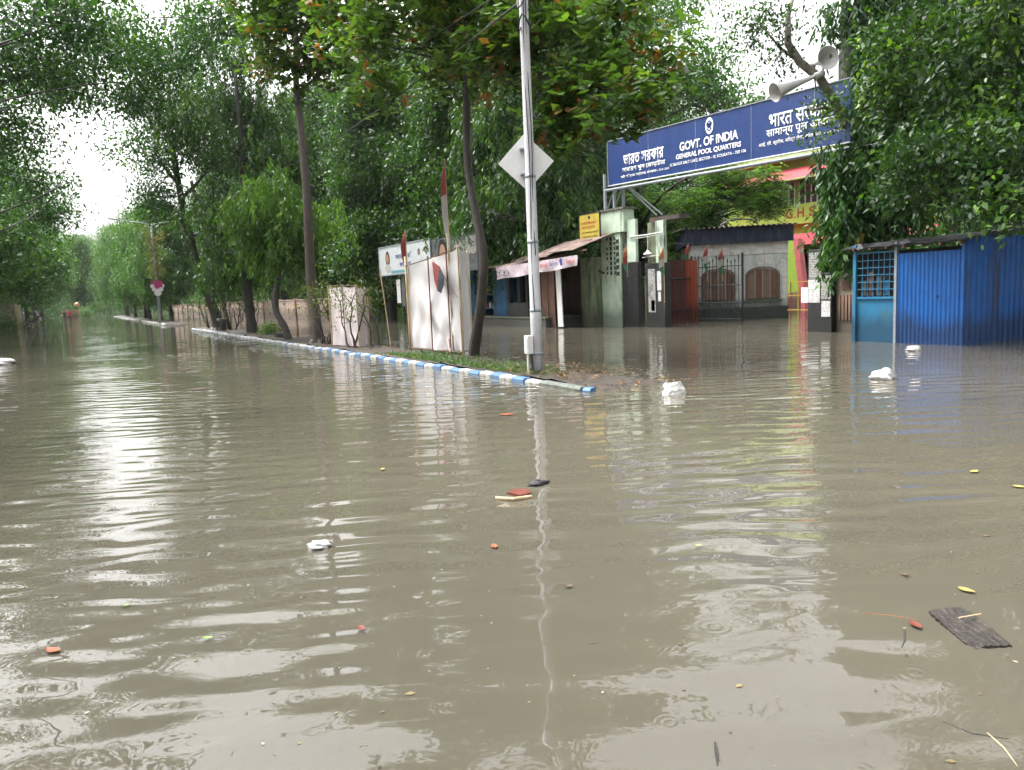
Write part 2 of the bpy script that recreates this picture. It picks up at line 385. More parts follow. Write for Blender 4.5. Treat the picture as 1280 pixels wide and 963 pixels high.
FACE_ROAD = Matrix(((0, 0, -1), (-1, 0, 0), (0, 1, 0)))      # text axes on a board that faces the road (-X): x -> -Y, y -> +Z
def lettering(name, body, loc, height, mat_, parent, width=None, bold=.012, basis=FACE_ROAD, shear=0.0, align='LEFT'):
    c = bpy.data.curves.new(name, 'FONT'); c.body = body; c.size = 1.0; c.extrude = .004; c.bevel_depth = bold; c.bevel_resolution = 0
    c.resolution_u = 3; c.align_x = align
    t = bpy.data.objects.new(name, c); COL.objects.link(t)
    dg = bpy.context.evaluated_depsgraph_get(); me = bpy.data.meshes.new_from_object(t.evaluated_get(dg))
    bpy.data.objects.remove(t); bpy.data.curves.remove(c)
    n_ = len(me.vertices); co = np.empty(n_ * 3); me.vertices.foreach_get('co', co); co = co.reshape(-1, 3)
    co[:, 0] -= co[:, 0].min(); h0 = max(co[:, 1].max() - co[:, 1].min(), 1e-3); w0 = co[:, 0].max()
    co[:, 1] -= co[:, 1].min()
    sy = height / h0; sx = (width / w0) if width else sy
    co[:, 0] *= sx; co[:, 1] *= sy; co[:, 2] *= .12
    if align == 'CENTER': co[:, 0] -= w0 * sx / 2
    co[:, 1] += co[:, 0] * shear
    b3 = np.array(basis); co = co @ b3.T
    me.vertices.foreach_set('co', co.reshape(-1)); me.materials.clear(); me.materials.append(MATS[mat_]); me.update()
    o = bpy.data.objects.new(name, me); link(o, parent)
    o.location = tuple(float(v) for v in (np.array(loc) - origin_of(parent)))
    if len(body) > 1: o['kind'] = 'stuff'                     # a line of print too small to pick apart letter by letter
    return o

# ================================================================ THE SETTING
g = mb(); g.add([(-160, -80, -.42), (160, -80, -.42), (160, 330, -.42), (-160, 330, -.42)], [(0, 1, 2, 3)])
structure(g.build('ground', 'mud'))
g = mb(); g.add([(-4.2, -60, -.40), (17.2, -60, -.40), (17.2, 310, -.40), (-4.2, 310, -.40)], [(0, 1, 2, 3)])
structure(g.build('road', 'road_bed'))
g = mb(); g.add([(-158, -78, 0), (158, -78, 0), (158, 328, 0), (-158, 328, 0)], [(0, 1, 2, 3)])
structure(g.build('flood_water', 'flood_water'))

RN = np.random.default_rng(11)
def island(name, y0, y1, x0, x1, top=.10):
    """mud bank of a traffic island, its back edge sliding under the water"""
    ny, nx = int((y1 - y0) / .22), 11; vs, fs = [], []
    for i in range(ny + 1):
        y = y0 + (y1 - y0) * i / ny
        back = x1 + .30 * math.sin(y * .9) + .18 * math.sin(y * 2.3 + 1)
        endf = min(1, (y - y0) / 1.1)
        for j in range(nx + 1):
            u = j / nx; x = x0 + (back - x0) * u
            z = top * (.75 + .4 * math.sin(y * 1.7 + x * 2.1) * .4) + RN.normal(0, .013) - max(0, u - .62) ** 1.3 * .75
            z = z * endf - (1 - endf) * (.03 + .03 * math.sin(x * 5)) if y > y0 else -.12
            vs.append((x, y, z))
    for i in range(ny):
        for j in range(nx):
            a = i * (nx + 1) + j; fs.append((a, a + 1, a + nx + 2, a + nx + 1))
    m_ = mb(); m_.add(vs, fs)
    return structure(m_.build(name, 'mud', smooth=True))
med = island('median_island', 9.15, 52.6, 6.88, 8.75)
med2 = island('far_median_island', 68.5, 150, 6.88, 9.0, .12)

def stone_mesh(mat_, ln):
    m_ = mb(); rr = np.random.default_rng(len(mat_) + int(ln * 100))
    a, h_ = .085, .36
    vs = [(-a, -ln / 2, -h_), (a, -ln / 2, -h_), (a, ln / 2, -h_), (-a, ln / 2, -h_), (-a, -ln / 2, -.035), (a, -ln / 2, -.01), (a, ln / 2, -.01), (-a, ln / 2, -.035),
          (-a * .55, -ln / 2 + .012, 0), (a * .8, -ln / 2 + .012, 0), (a * .8, ln / 2 - .012, 0), (-a * .55, ln / 2 - .012, 0)]
    vs = [tuple(np.array(v) + rr.normal(0, .004, 3)) for v in vs]
    m_.add(vs, [(3, 2, 1, 0), (0, 1, 5, 4), (1, 2, 6, 5), (2, 3, 7, 6), (3, 0, 4, 7), (4, 5, 9, 8), (5, 6, 10, 9), (6, 7, 11, 10), (7, 4, 8, 11), (8, 9, 10, 11)])
    return m_.mesh('kerb_stone', mat_)
KF = stone_mesh('kerb_faded', .42)
KW, KB, KN = stone_mesh('kerb_white', .42), stone_mesh('kerb_blue', .42), stone_mesh('kerb_bare', .60)
y = 9.97
for k in range(2):
    place('kerb_stone', KN, med, (6.80 + .02 * k, y + k * .615, .068), RN.normal(0, .012), rot=(RN.normal(0, .03), 0, RN.normal(0, .015)))
y = 11.10
i = 0
while y < 52.3:
    place('kerb_stone', KW if i % 2 == 0 else (KB if (y < 24 or RN.random() < .25) else KF), med, (6.8 + RN.normal(0, .012), y, .070 + RN.normal(0, .010)), rot=(RN.normal(0, .018), RN.normal(0, .02), RN.normal(0, .014)))
    y += .433; i += 1
KL = stone_mesh('kerb_white', 1.0)
y = 69
while y < 146:
    place('kerb_stone', KN if RN.random() < .3 else KL, med2, (6.8 + RN.normal(0, .015), y, .10 + RN.normal(0, .012)), rot=(RN.normal(0, .01), 0, RN.normal(0, .012)), scale=(1, 1.4, 1))
    y += 1.43
# blue painted corner stone and the turn of the kerb
place('kerb_stone', KB, med, (6.83, 9.58, .06), .25, rot=(.05, 0, .35), scale=(1, .35, 1))

# ================================================================ FOLIAGE
def unit(v): return v / (np.linalg.norm(v, axis=-1, keepdims=True) + 1e-9)
def leaf_quads(B, D, S, L, Wd, fold=.14, droop=.12):
    D = unit(D); S = unit(S - D * np.sum(S * D, -1, keepdims=True)); n_ = np.cross(D, S)
    L = L[..., None]; Wd = Wd[..., None]
    mid = B + D * L * .45; tip = B + D * L; tip[..., 2:] -= L * droop
    V = np.stack([B, mid + S * Wd * .5 + n_ * Wd * fold, tip, mid - S * Wd * .5 + n_ * Wd * fold], -2)
    return V.reshape(-1, 4, 3)
def twigs_to_leaves(P, kind, size, rng):
    """P (T,3) twig roots -> leaf quads and tones"""
    T = len(P); tt = np.clip(rng.normal(.42, .2, T), 0, .84)
    if kind == 'broad':
        m_ = 9; az = rng.uniform(0, 2 * np.pi, (T, m_)); el = rng.normal(.0, .42, (T, m_))
        D = np.stack([np.cos(az) * np.cos(el), np.sin(az) * np.cos(el), np.sin(el)], -1)
        B = P[:, None] + rng.normal(0, .10, (T, m_, 3)) * [1, 1, .8] * (size / .26)
        S = np.cross(D, np.array([0, 0, 1.0])) + rng.normal(0, .35, (T, m_, 3))
        L = size * rng.uniform(.65, 1.12, (T, m_)); Wd = L * rng.uniform(.46, .6, (T, m_)); fold, droop = .16, .15
        aut = rng.random(T) < .09; tt = np.where(aut, rng.uniform(.86, 1, T), tt)
    elif kind == 'droop':
        m_ = 22; s = rng.uniform(0, 1, (T, m_)); az0 = rng.uniform(0, 2 * np.pi, T); ln = rng.uniform(.6, 1.35, T) * (size / .2) ** .5
        out = np.stack([np.cos(az0), np.sin(az0), np.zeros(T)], -1)
        B = P[:, None] + out[:, None] * (s * .35 * ln[:, None])[..., None]
        B[..., 2] -= s ** 1.4 * ln[:, None]
        B += rng.normal(0, .035, B.shape)
        az = rng.uniform(0, 2 * np.pi, (T, m_))
        D = np.stack([np.cos(az) * .55, np.sin(az) * .55, -rng.uniform(.35, 1.1, (T, m_))], -1) + out[:, None] * .25
        S = rng.normal(0, 1, (T, m_, 3)); L = size * rng.uniform(.7, 1.2, (T, m_)); Wd = L * rng.uniform(.24, .36, (T, m_)); fold, droop = .12, .08
    elif kind == 'fern':
        fr, lf = 4, 12; m_ = fr * lf; az = rng.uniform(0, 2 * np.pi, (T, fr)); ln = rng.uniform(.45, .85, (T, fr)) * (size / .12)
        d = np.stack([np.cos(az), np.sin(az), rng.normal(.05, .22, (T, fr))], -1)
        s = np.linspace(.1, 1, lf)
        Bf = P[:, None, None] + d[:, :, None] * (s[None, None, :, None] * ln[:, :, None, None])
        Bf[..., 2] -= (s ** 2)[None, None] * ln[:, :, None] * .38
        side = unit(np.cross(d, np.array([0, 0, 1.0]))); sg = np.where(np.arange(lf) % 2 == 0, 1, -1)
        D = side[:, :, None] * sg[None, None, :, None] + d[:, :, None] * .55
        D[..., 2] -= .25
        B = Bf.reshape(T, m_, 3); D = D.reshape(T, m_, 3) + rng.normal(0, .15, (T, m_, 3))
        S = np.broadcast_to(d[:, :, None], (T, fr, lf, 3)).reshape(T, m_, 3) + rng.normal(0, .2, (T, m_, 3))
        L = size * 1.5 * rng.uniform(.7, 1.1, (T, m_)); Wd = L * .34; fold, droop = .08, .1
    else:
        m_ = 14; B = P[:, None] + rng.normal(0, size * 1.5, (T, m_, 3))
        D = rng.normal(0, 1, (T, m_, 3)); D[..., 2] -= .35
        S = rng.normal(0, 1, (T, m_, 3)); S[..., 2] *= .6
        L = size * rng.uniform(.65, 1.2, (T, m_)); Wd = L * rng.uniform(.42, .6, (T, m_)); fold, droop = .14, .1
    V = leaf_quads(B, D, S, L, Wd, fold, droop)
    if kind != 'broad': tt = np.clip(tt + .22 * np.sin(P[:, 0] * 2.3 + 1) * np.sin(P[:, 1] * 2.1) + .15 * np.sin(P[:, 2] * 2.7 + P[:, 0]), 0, .97)
    tone = np.clip(np.repeat(tt, m_) + rng.normal(0, .06, T * m_), 0, 1)
    return V, tone
def leaf_mesh(name, V, tone, mat_):
    nl = len(V); me = bpy.data.meshes.new(name)
    me.vertices.add(nl * 4); me.vertices.foreach_set('co', V.reshape(-1).astype(np.float32))
    me.loops.add(nl * 4); me.loops.foreach_set('vertex_index', np.arange(nl * 4, dtype=np.int32))
    me.polygons.add(nl); me.polygons.foreach_set('loop_start', np.arange(nl, dtype=np.int32) * 4)
    a = me.attributes.new('tone', 'FLOAT', 'FACE'); a.data.foreach_set('value', tone.astype(np.float32))
    me.materials.append(MATS[mat_]); me.update(calc_edges=True)
    return me
def bez(p0, p1, p2, k): return [(1 - t) ** 2 * p0 + 2 * t * (1 - t) * p1 + t * t * p2 for t in np.linspace(0, 1, k)]

def tree_meshes(seed, trunk, lobes, kind, size, leaf, bark_, limb_from=.45, limb_r=.055, spread=.24, sides=8, twig_k=26, roots=0, shell=.5, limb_min=.3):
    """trunk: list of (x,y,z,r); lobes: list of (cx,cy,cz, rx,ry,rz, twigs). All relative to the tree's foot."""
    rng = np.random.default_rng(seed); tb = mb()
    tp = np.array([t[:3] for t in trunk], float); tr = [t[3] for t in trunk]
    # smooth the trunk path
    fine, fr = [], []
    for i in range(len(tp) - 1):
        for u in np.linspace(0, 1, 5)[:-1]:
            p0 = tp[max(i - 1, 0)]; p1 = tp[i]; p2 = tp[i + 1]; p3 = tp[min(i + 2, len(tp) - 1)]
            q = .5 * ((2 * p1) + (-p0 + p2) * u + (2 * p0 - 5 * p1 + 4 * p2 - p3) * u * u + (-p0 + 3 * p1 - 3 * p2 + p3) * u ** 3)
            fine.append(q); fr.append(tr[i] + (tr[i + 1] - tr[i]) * u)
    fine.append(tp[-1]); fr.append(tr[-1])
    fr = [r * (1 + rng.normal(0, .05)) for r in fr]
    tb.tube(fine, fr, sides)
    for k in range(roots):
        a = 2 * math.pi * k / roots + rng.uniform(-.3, .3)
        d = np.array([math.cos(a), math.sin(a), 0]); tb.tube([fine[0] + d * tr[0] * .5 + [0, 0, .35], fine[0] + d * tr[0] * 1.2 + [0, 0, .1], fine[0] + d * tr[0] * 2.2 + [0, 0, -.25]], [tr[0] * .45, tr[0] * .33, tr[0] * .12], 6)
    Ps = []
    for (cx, cyy, cz, rx, ry, rz, nt_) in lobes:
        c = np.array([cx, cyy, cz]); R3 = np.array([rx, ry, rz])
        # limb leaves the trunk below the lobe
        hz = np.clip(cz - rz * .6 - np.hypot(cx - tp[-1][0], cyy - tp[-1][1]) * limb_from, tp[0][2] + limb_min * (tp[-1][2] - tp[0][2]), tp[-1][2])
        zs = np.array([q[2] for q in fine]); idx = int(np.argmin(abs(zs - hz))); s0 = fine[idx]
        r0 = min(fr[idx] * .6, limb_r * (1 + .5 * max(R3)))
        midp = s0 * .5 + c * .5 + rng.normal(0, .18 * np.linalg.norm(c - s0), 3) * [1, 1, .4] + [0, 0, .12 * np.linalg.norm(c - s0)]
        limb = bez(s0, midp, c, 7); tb.tube(limb, list(np.linspace(r0, r0 * .35, 7)), 6)
        k = max(4, nt_ // twig_k); dd = unit(rng.normal(0, 1, (k, 3))); rr = rng.uniform(shell, 1, k)[:, None]
        cc = c + dd * rr * R3
        for q in cc[: min(k, 14)]:
            st = limb[rng.integers(3, 7)]; mp_ = (st + q) / 2 + rng.normal(0, .1, 3) * R3
            tb.tube(bez(st, mp_, q, 4), [r0 * .3, r0 * .22, r0 * .15, r0 * .08], 4, False)
        w_ = rng.uniform(.5, 1.5, k); cnt = rng.multinomial(nt_, w_ / w_.sum())
        P = np.repeat(cc, cnt, 0); P = P + rng.normal(0, 1, P.shape) * (R3 * spread + size * .5)
        Ps.append(P)
    V, tone = twigs_to_leaves(np.concatenate(Ps), kind, size, rng)
    return tb.mesh('trunk', bark_, smooth=True), leaf_mesh('crown', V, tone, leaf)
def plant(tm, cm, loc, label, cat='tree', group=None, rz=0, sc_=(1, 1, 1), name='tree', crown='crown'):
    t = thing(name, loc, label, cat, group); t.rotation_euler = (0, 0, rz); t.scale = sc_
    a = bpy.data.objects.new('trunk', tm); link(a, t)
    b_ = bpy.data.objects.new(crown, cm); link(b_, t)
    return t
def auto_lobes(rng, z0, z1, r, k, tw, flat=.75):
    L = []
    for i in range(k):
        u = (i + .5) / k; z = z0 + (z1 - z0) * u
        rr = r * (.55 + .6 * math.sin(math.pi * min(1, u * .9 + .12))) ; a = i * 2.4 + rng.uniform(-.5, .5); d = rr * rng.uniform(.35, .75)
        s_ = r * rng.uniform(.38, .58)
        L.append((math.cos(a) * d, math.sin(a) * d, z, s_, s_, s_ * flat, tw))
    return L

# ---- trees on the near island (measured where they stand)
def rel(lst, base): return [(p[0] - base[0], p[1] - base[1], p[2] - base[2]) + tuple(p[3:]) for p in lst]
base = (8.27, 16.34, .02)
def lobe(px, py, d, r, nt_, base, flat=.7):
    p = at_depth(px, py, d); return (p[0] - base[0], p[1] - base[1], p[2] - base[2], r, r, r * flat, nt_)
tr1 = rel([(8.30, 16.42, -.2, .17), (8.3, 16.2, .4, .135), (8.28, 15.75, 1.4, .115), (8.28, 15.56, 2.4, .11), (8.28, 15.85, 3.4, .10), (8.3, 16.15, 4.6, .092), (8.3, 16.0, 6.2, .085), (8.3, 15.75, 8.0, .075), (8.4, 15.7, 10.5, .045)], base)
lb1 = [lobe(725, 110, 14.8, .75, 55, base), lobe(785, 140, 14.2, .62, 46, base), lobe(700, 165, 15.4, .60, 42, base), lobe(800, 80, 15.2, .7, 40, base), lobe(660, 60, 15.5, .8, 48, base), lobe(545, 20, 17, 1.0, 55, base), lobe(490, 60, 17.5, .9, 50, base), lobe(640, 10, 16.5, 1.0, 55, base),
       (-.3, .2, 9.3, 1.7, 1.7, 1.0, 110), (1.2, -1.2, 8.6, 1.5, 1.5, .9, 95), (.2, -.4, 10.8, 1.8, 1.8, 1.1, 120), (-1.6, .8, 8.6, 1.3, 1.3, .8, 80), (.9, 1.4, 8.9, 1.4, 1.4, .8, 80)]
lb1 += [lobe(600, 45, 16.2, .95, 50, base), lobe(560, 85, 18, .9, 46, base), lobe(450, 95, 19, .9, 44, base), lobe(690, 25, 15, .9, 46, base), lobe(760, 20, 15.5, .9, 46, base), lobe(420, 30, 19, 1.1, 50, base)]
lb1 = [q[:6] + (int(q[6] * 1.5),) for q in lb1]
tm, cm = tree_meshes(1, tr1, lb1, 'broad', .27, 'leaf_almond', 'bark_wet', roots=5, limb_min=.62, limb_r=.03)
plant(tm, cm, base, 'slim curved broad-leaved tree with orange-tinged leaves, on the island beside the white pole')
base = (7.40, 26.5, .02)
tr2 = rel([(7.45, 26.5, -.2, .27), (7.42, 26.5, .5, .20)] + [tuple(on_x(a_, b_, 7.42)) + (r_,) for a_, b_, r_ in ((390, 370, .175), (387, 320, .16), (384, 250, .145), (377, 170, .125), (370, 100, .105), (369, 30, .085))] + [(7.5, 28, 13, .04)], base)
lb2 = [lobe(345, 60, 24.5, .9, 55, base), lobe(390, 20, 25, 1.2, 66, base), lobe(320, 20, 26, 1.2, 60, base), lobe(430, 60, 26, 1.2, 60, base), lobe(380, 85, 25.5, .7, 40, base), lobe(470, 15, 26, 1.3, 60, base),
       (0, .4, 11.8, 2.2, 2.2, 1.2, 130), (1.5, -1, 11, 1.8, 1.8, 1.0, 100), (-.8, 1.5, 13.2, 2.0, 2.0, 1.1, 110)]
lb2 = [q[:6] + (int(q[6] * 1.5),) for q in lb2]
tm, cm = tree_meshes(2, tr2, lb2, 'broad', .30, 'leaf_almond', 'bark_brown', roots=4, limb_min=.66)
plant(tm, cm, base, 'straight brown-trunked tree with rosettes of large leaves high up, left of the pink cloth booth')
base = (7.3, 30.1, .02)
tr3 = rel([(7.35, 30.1, -.2, .17), (7.25, 30.2, .5, .14), (7.0, 30.5, 1.3, .12), (7.2, 30.6, 2.3, .12), (7.5, 30.5, 3.4, .09), (7.6, 30.4, 5.5, .05)], base)
lb3 = [(-.2, .2, 3.5, 1.1, 1.1, .9, 70), (.7, -.3, 4.3, 1.3, 1.3, 1.0, 95), (-.6, .4, 5.0, 1.3, 1.3, 1.0, 95), (.3, .2, 6.0, 1.4, 1.4, 1.0, 100), (-.2, -.6, 4.6, 1.0, 1.0, .9, 70)]
lb3 = [q[:6] + (int(q[6] * 2),) for q in lb3]
tm, cm = tree_meshes(3, tr3, lb3, 'droop', .21, 'leaf_fern', 'bark_dark')
plant(tm, cm, base, 'low tree with a bent dark trunk and drooping light green leaves, on the island')
base = (7.84, 39.5, .02)
tr4 = rel([(7.9, 39.5, -.2, .30), (7.84, 39.5, .8, .24), (7.8, 39.4, 2.5, .20), (7.9, 39.2, 5.5, .17), (7.95, 39.0, 8.5, .14), (8, 39, 12.5, .07)], base)
lb4 = [(-1.0, .5, 3.9, 1.5, 1.5, 1.0, 100), (1.0, -.6, 4.7, 1.7, 1.7, 1.2, 130), (-1.4, -.4, 6.2, 1.6, 1.6, 1.0, 95), (-1.8, -.9, 10.2, 1.9, 1.9, 1.0, 100), (1.3, .3, 10.5, 2.0, 2.0, 1.1, 110), (-.2, .8, 12.2, 2.2, 2.2, 1.2, 130), (.9, -1.2, 8.6, 1.6, 1.6, .9, 80), (.2, .3, 13.8, 2.0, 2.0, 1.0, 100)]
lb4 = [q[:6] + (int(q[6] * 2),) for q in lb4]
tm, cm = tree_meshes(4, tr4, lb4, 'droop', .24, 'leaf_droop', 'bark_dark')
plant(tm, cm, base, 'tall dark-trunked tree on the island with a low green skirt of drooping leaves')
base = (7.4, 46.4, .02)
tr5 = rel([(7.45, 46.4, -.2, .42), (7.4, 46.4, .5, .31), (7.0, 46.6, 2.2, .26), (6.5, 47.0, 4.6, .24), (6.2, 47.4, 7.5, .20), (6.0, 47.6, 11, .14), (6.2, 47.5, 14.5, .06)], base)
lb5 = [(-2.0, .6, 7.2, 1.4, 1.4, 1.0, 80), (-2.2, .3, 10, 2.0, 2.0, 1.2, 125), (.3, -.8, 9.2, 2.0, 2.0, 1.2, 115), (-1.2, 1.0, 12.4, 2.5, 2.5, 1.3, 160), (.8, .6, 12.0, 2.0, 2.0, 1.2, 110), (-2.2, -.4, 14.4, 2.3, 2.3, 1.1, 130), (.9, -.2, 6.7, 1.4, 1.4, .9, 70)]
lb5 = [q[:6] + (int(q[6] * 2),) for q in lb5]
tm, cm = tree_meshes(5, tr5, lb5, 'small', .21, 'leaf_dark', 'bark_wet', roots=5)
plant(tm, cm, base, 'leaning tree at the far tip of the near island, beside a grey leaning pole')
# shrubs with bare stems
def shrub(seed, base, stems, h, top_r, tw, label, leaf='leaf_rust', lean=(0, 0)):
    rng = np.random.default_rng(seed); tb = mb(); Ps = []
    for k in range(stems):
        a = rng.uniform(0, 6.28); p = np.array([math.cos(a) * .10, math.sin(a) * .10, -.1]); pts = [p]; r0 = rng.uniform(.022, .040)
        d = np.array([math.cos(a) * .25 + lean[0], math.sin(a) * .25 + lean[1], 1.0])
        for j in range(6):
            p = p + (unit(d) * h / 6 * rng.uniform(.85, 1.1)) + rng.normal(0, .07, 3) * [1, 1, .2]; d = d * [.8, .8, 1] + rng.normal(0, .18, 3) * [1, 1, 0]; pts.append(p.copy())
        tb.tube(pts, list(np.linspace(r0, r0 * .45, 7)), 6)
        for q in (pts[4], pts[5], pts[3]):
            e = q + rng.normal(0, .32, 3) * [1, 1, .4] + [0, 0, .3]; tb.tube(bez(q, (q + e) / 2 + rng.normal(0, .05, 3), e, 4), [r0 * .5, r0 * .4, r0 * .3, r0 * .15], 5); Ps.append(e)
        Ps.append(pts[-1])
    Ps = np.array(Ps); P = Ps[rng.integers(0, len(Ps), max(tw, 1))] + rng.normal(0, 1, (max(tw, 1), 3)) * [top_r, top_r, top_r * .45]
    V, tone = twigs_to_leaves(P, 'small', .085, rng)
    t = thing('shrub', base, label, 'shrub', 'shrubs with bare stems on the island')
    o = bpy.data.objects.new('stems', tb.mesh('stems', 'bark_dark', smooth=True)); link(o, t)
    if tw: link(bpy.data.objects.new('foliage', leaf_mesh('foliage', V, tone, leaf)), t)
shrub(21, (7.30, 25.2, .05), 6, 1.9, .34, 75, 'rusty-leaved shrub of bare stems beside the straight brown trunk')
shrub(22, (7.55, 22.9, .05), 4, 1.95, .30, 55, 'bare-stemmed shrub standing against the right edge of the pink cloth booth')
shrub(23, (8.1, 22.2, .05), 2, 1.5, .3, 0, 'leafless crooked shrub between the two cloth booths', lean=(-.25, .35))
shrub(24, (7.6, 50.5, .0), 5, 2.3, .60, 90, 'flat-topped shrub of thin stems near the far tip of the near island', 'leaf_fern')
shrub(25, (7.8, 44.2, .05), 5, 1.7, .32, 16, 'almost leafless shrub behind the small concrete stool')
shrub(26, (8.3, 41.8, .05), 5, 1.9, .5, 60, 'low bushy shrub left of the tall dark-trunked island tree', 'leaf_fern')
# low plant
rng = np.random.default_rng(5)
V, tone = twigs_to_leaves(np.array([0, 0, .25]) + rng.normal(0, 1, (60, 3)) * [.22, .22, .14], 'small', .10, rng)
t = thing('bush', (7.9, 35.6, .05), 'small round light green bush on the island', 'bush'); link(bpy.data.objects.new('foliage', leaf_mesh('foliage', V, tone, 'leaf_fern')), t)
s_ = mb(); s_.tube([(7.9, 35.6, -.1), (7.92, 35.62, .3)], [.03, .015], 6); s_.build('stem', 'bark_dark', t)

# ---- drooping-leaved trees along the wall and the stalls
DV = []
for sd in (31, 32, 33):
    rng = np.random.default_rng(sd)
    lb = []
    for i in range(22):
        u = i / 21; z = 2.7 + 12.5 * u; a = i * 2.4 + sd; d = (2.5 - 1.3 * u ** 2) * rng.uniform(.45, 1.05); s_ = rng.uniform(1.4, 2.0) * (1 - .3 * u)
        lb.append((math.cos(a) * d, math.sin(a) * d, z, s_, s_, s_ * .85, 150))
    DV.append(tree_meshes(sd, [(0, 0, -.5, .30), (.05, 0, 1.5, .22), (0, .1, 5, .18), (.1, 0, 9, .13), (0, 0, 14, .05)], lb, 'droop', .26, 'leaf_droop', 'bark_dark', limb_from=.25))
ords = ['first', 'second', 'third', 'fourth', 'fifth', 'sixth', 'seventh', 'eighth', 'ninth', 'tenth', 'eleventh', 'twelfth']
row = [(19.6, 30.5, 1.0), (20.5, 34.6, 1.1), (20.2, 38.9, 1.0), (20.6, 43, 1.15), (18.4, 47.5, 1.0), (20.4, 53, 1.2), (18.2, 60, 1.1), (20, 68, 1.2), (18.6, 77, 1.15), (20, 88, 1.2), (19, 101, 1.2), (20, 116, 1.25)]
rng = np.random.default_rng(36)
DV.append(tree_meshes(36, [(0, 0, -.5, .32), (.05, 0, 1.5, .24), (0, .1, 5, .19), (.1, 0, 9, .13), (0, 0, 14, .05)], auto_lobes(rng, 2.8, 14.5, 3.6, 22, 210, .5), 'small', .25, 'leaf_droop', 'bark_dark'))
for i, (x, y, s_) in enumerate(row):
    tm, cm = DV[(0, 1, 3, 2, 3, 0, 3, 1, 3, 2, 3, 0)[i]]
    plant(tm, cm, (x, y, 0), f'dark green tree, {ords[i]} from the gate in the row behind the stalls and wall', 'tree', 'trees along the wall', rz=i * 1.7, sc_=(s_, s_, s_ * (1 + .06 * ((i * 7) % 3))))

# ---- roadside trees: shared crowns, far leaves drawn larger
FV = []
for sd in (41, 42, 43):
    rng = np.random.default_rng(sd)
    FV.append(tree_meshes(sd, [(0, 0, -.5, .36), (.05, .1, 1.6, .26), (.2, 0, 4, .22), (.1, .2, 7.5, .16), (0, 0, 11, .06)], auto_lobes(rng, 3.2, 13.2, 4.3, 18, 190, .66), 'small', .29, 'leaf_far', 'bark_wet'))
left = [(-7.2, 45, 1.0), (-7.0, 57, 1.08), (-6.8, 69, 1.1), (-5.6, 81, 1.15), (-5.4, 95, 1.15), (-5.0, 110, 1.1), (-5.0, 130, 1.1), (-4.6, 152, 1.1)]
for i, (x, y, s_) in enumerate(left):
    tm, cm = FV[i % 3]
    plant(tm, cm, (x, y, 0), f'leafy roadside tree on the left of the road, {ords[i]} from the camera', 'tree', 'trees along the left of the road', rz=i * 2.1 + .4, sc_=(s_, s_, s_))
isl = [(8.6, 80, .8), (8.4, 87, .8), (8.0, 95, .85), (8.3, 104, .85), (8.1, 118, .9), (8.3, 135, .95)]
for i, (x, y, s_) in enumerate(isl):
    tm, cm = FV[(i + 1) % 3]
    plant(tm, cm, (x, y, 0), f'tree on the far median island, {ords[i]} from its near end', 'tree', 'trees on the far island', rz=i * 1.3, sc_=(s_ * .8, s_ * .8, s_))
far = [(-14, 185, 1.5), (-5, 205, 1.4), (4, 215, 1.35), (12, 200, 1.4), (21, 185, 1.5), (-20, 150, 1.5), (27, 150, 1.6)]
far += [(-26, 110, 1.6), (-18, 85, 1.5), (30, 80, 1.5), (33, 105, 1.6), (34, 130, 1.7), (42, 90, 1.6)]
fl = ['left of the far end of the road', 'just left of where the road ends', 'closing the far end of the road', 'just right of where the road ends', 'right of the far end of the road', 'far back behind the left roadside trees', 'far back behind the wall on the right', 'deep behind the left row, farther off', 'deep behind the left row, nearer', 'behind the boundary wall, nearest of the back belt', 'behind the boundary wall, second of the back belt', 'behind the boundary wall, third of the back belt', 'deep behind the nearest back belt tree']
for i, (x, y, s_) in enumerate(far):
    tm, cm = FV[i % 3]
    plant(tm, cm, (x, y, 0), f'hazy distant tree {fl[i]}', 'tree', 'distant trees at the end of the road', rz=i * .9, sc_=(s_, s_, s_))

# ---- big tree whose canopy hangs over the road at upper left
base = (-5.5, 31, 0)
lbL = []
for (px, py, d_, r_, nt_) in ((40, 30, 27, 2.4, 150), (110, 10, 26, 2.2, 130), (60, 90, 30, 2.2, 150), (20, 150, 32, 2.2, 140), (140, 75, 31, 2.0, 130), (185, 115, 33, 1.5, 90), (100, 120, 33, 1.8, 110), (20, 215, 36, 2.0, 120), (225, 60, 32, 1.6, 90), (40, 265, 40, 1.9, 110), (-60, 60, 26, 2.6, 110), (-60, 180, 30, 2.4, 110), (265, 25, 31, 1.5, 80)):
    lbL.append(lobe(px, py, d_, r_, nt_, base, .6))
lbL += [(1.0, -10, 10.5, 3.0, 3.0, 1.4, 110), (-.5, -15, 11.5, 3.2, 3.2, 1.5, 120), (.5, -21, 11, 3.2, 3.2, 1.5, 110), (-3, -6, 11.5, 3.0, 3.0, 1.5, 100), (-4, -13, 12, 3.2, 3.2, 1.5, 100), (-4, -20, 10, 3.2, 3.2, 1.8, 110), (-5, -12, 7, 3.0, 3.0, 1.8, 100), (-5, -24, 7, 3, 3, 1.8, 90)]  # lobes added overhead, mostly out of view, to cut sky light on the water
tm, cm = tree_meshes(51, [(0, 0, -.5, .45), (.1, 0, 2, .34), (.4, .1, 5, .28), (.8, .2, 8, .22), (1.0, .2, 11, .12)], [q[:6] + (int(q[6] * 1.6),) for q in lbL], 'small', .21, 'leaf_dark', 'bark_wet', limb_from=.3, limb_r=.022)
plant(tm, cm, base, 'large feathery-leaved tree whose canopy hangs over the road at upper left')

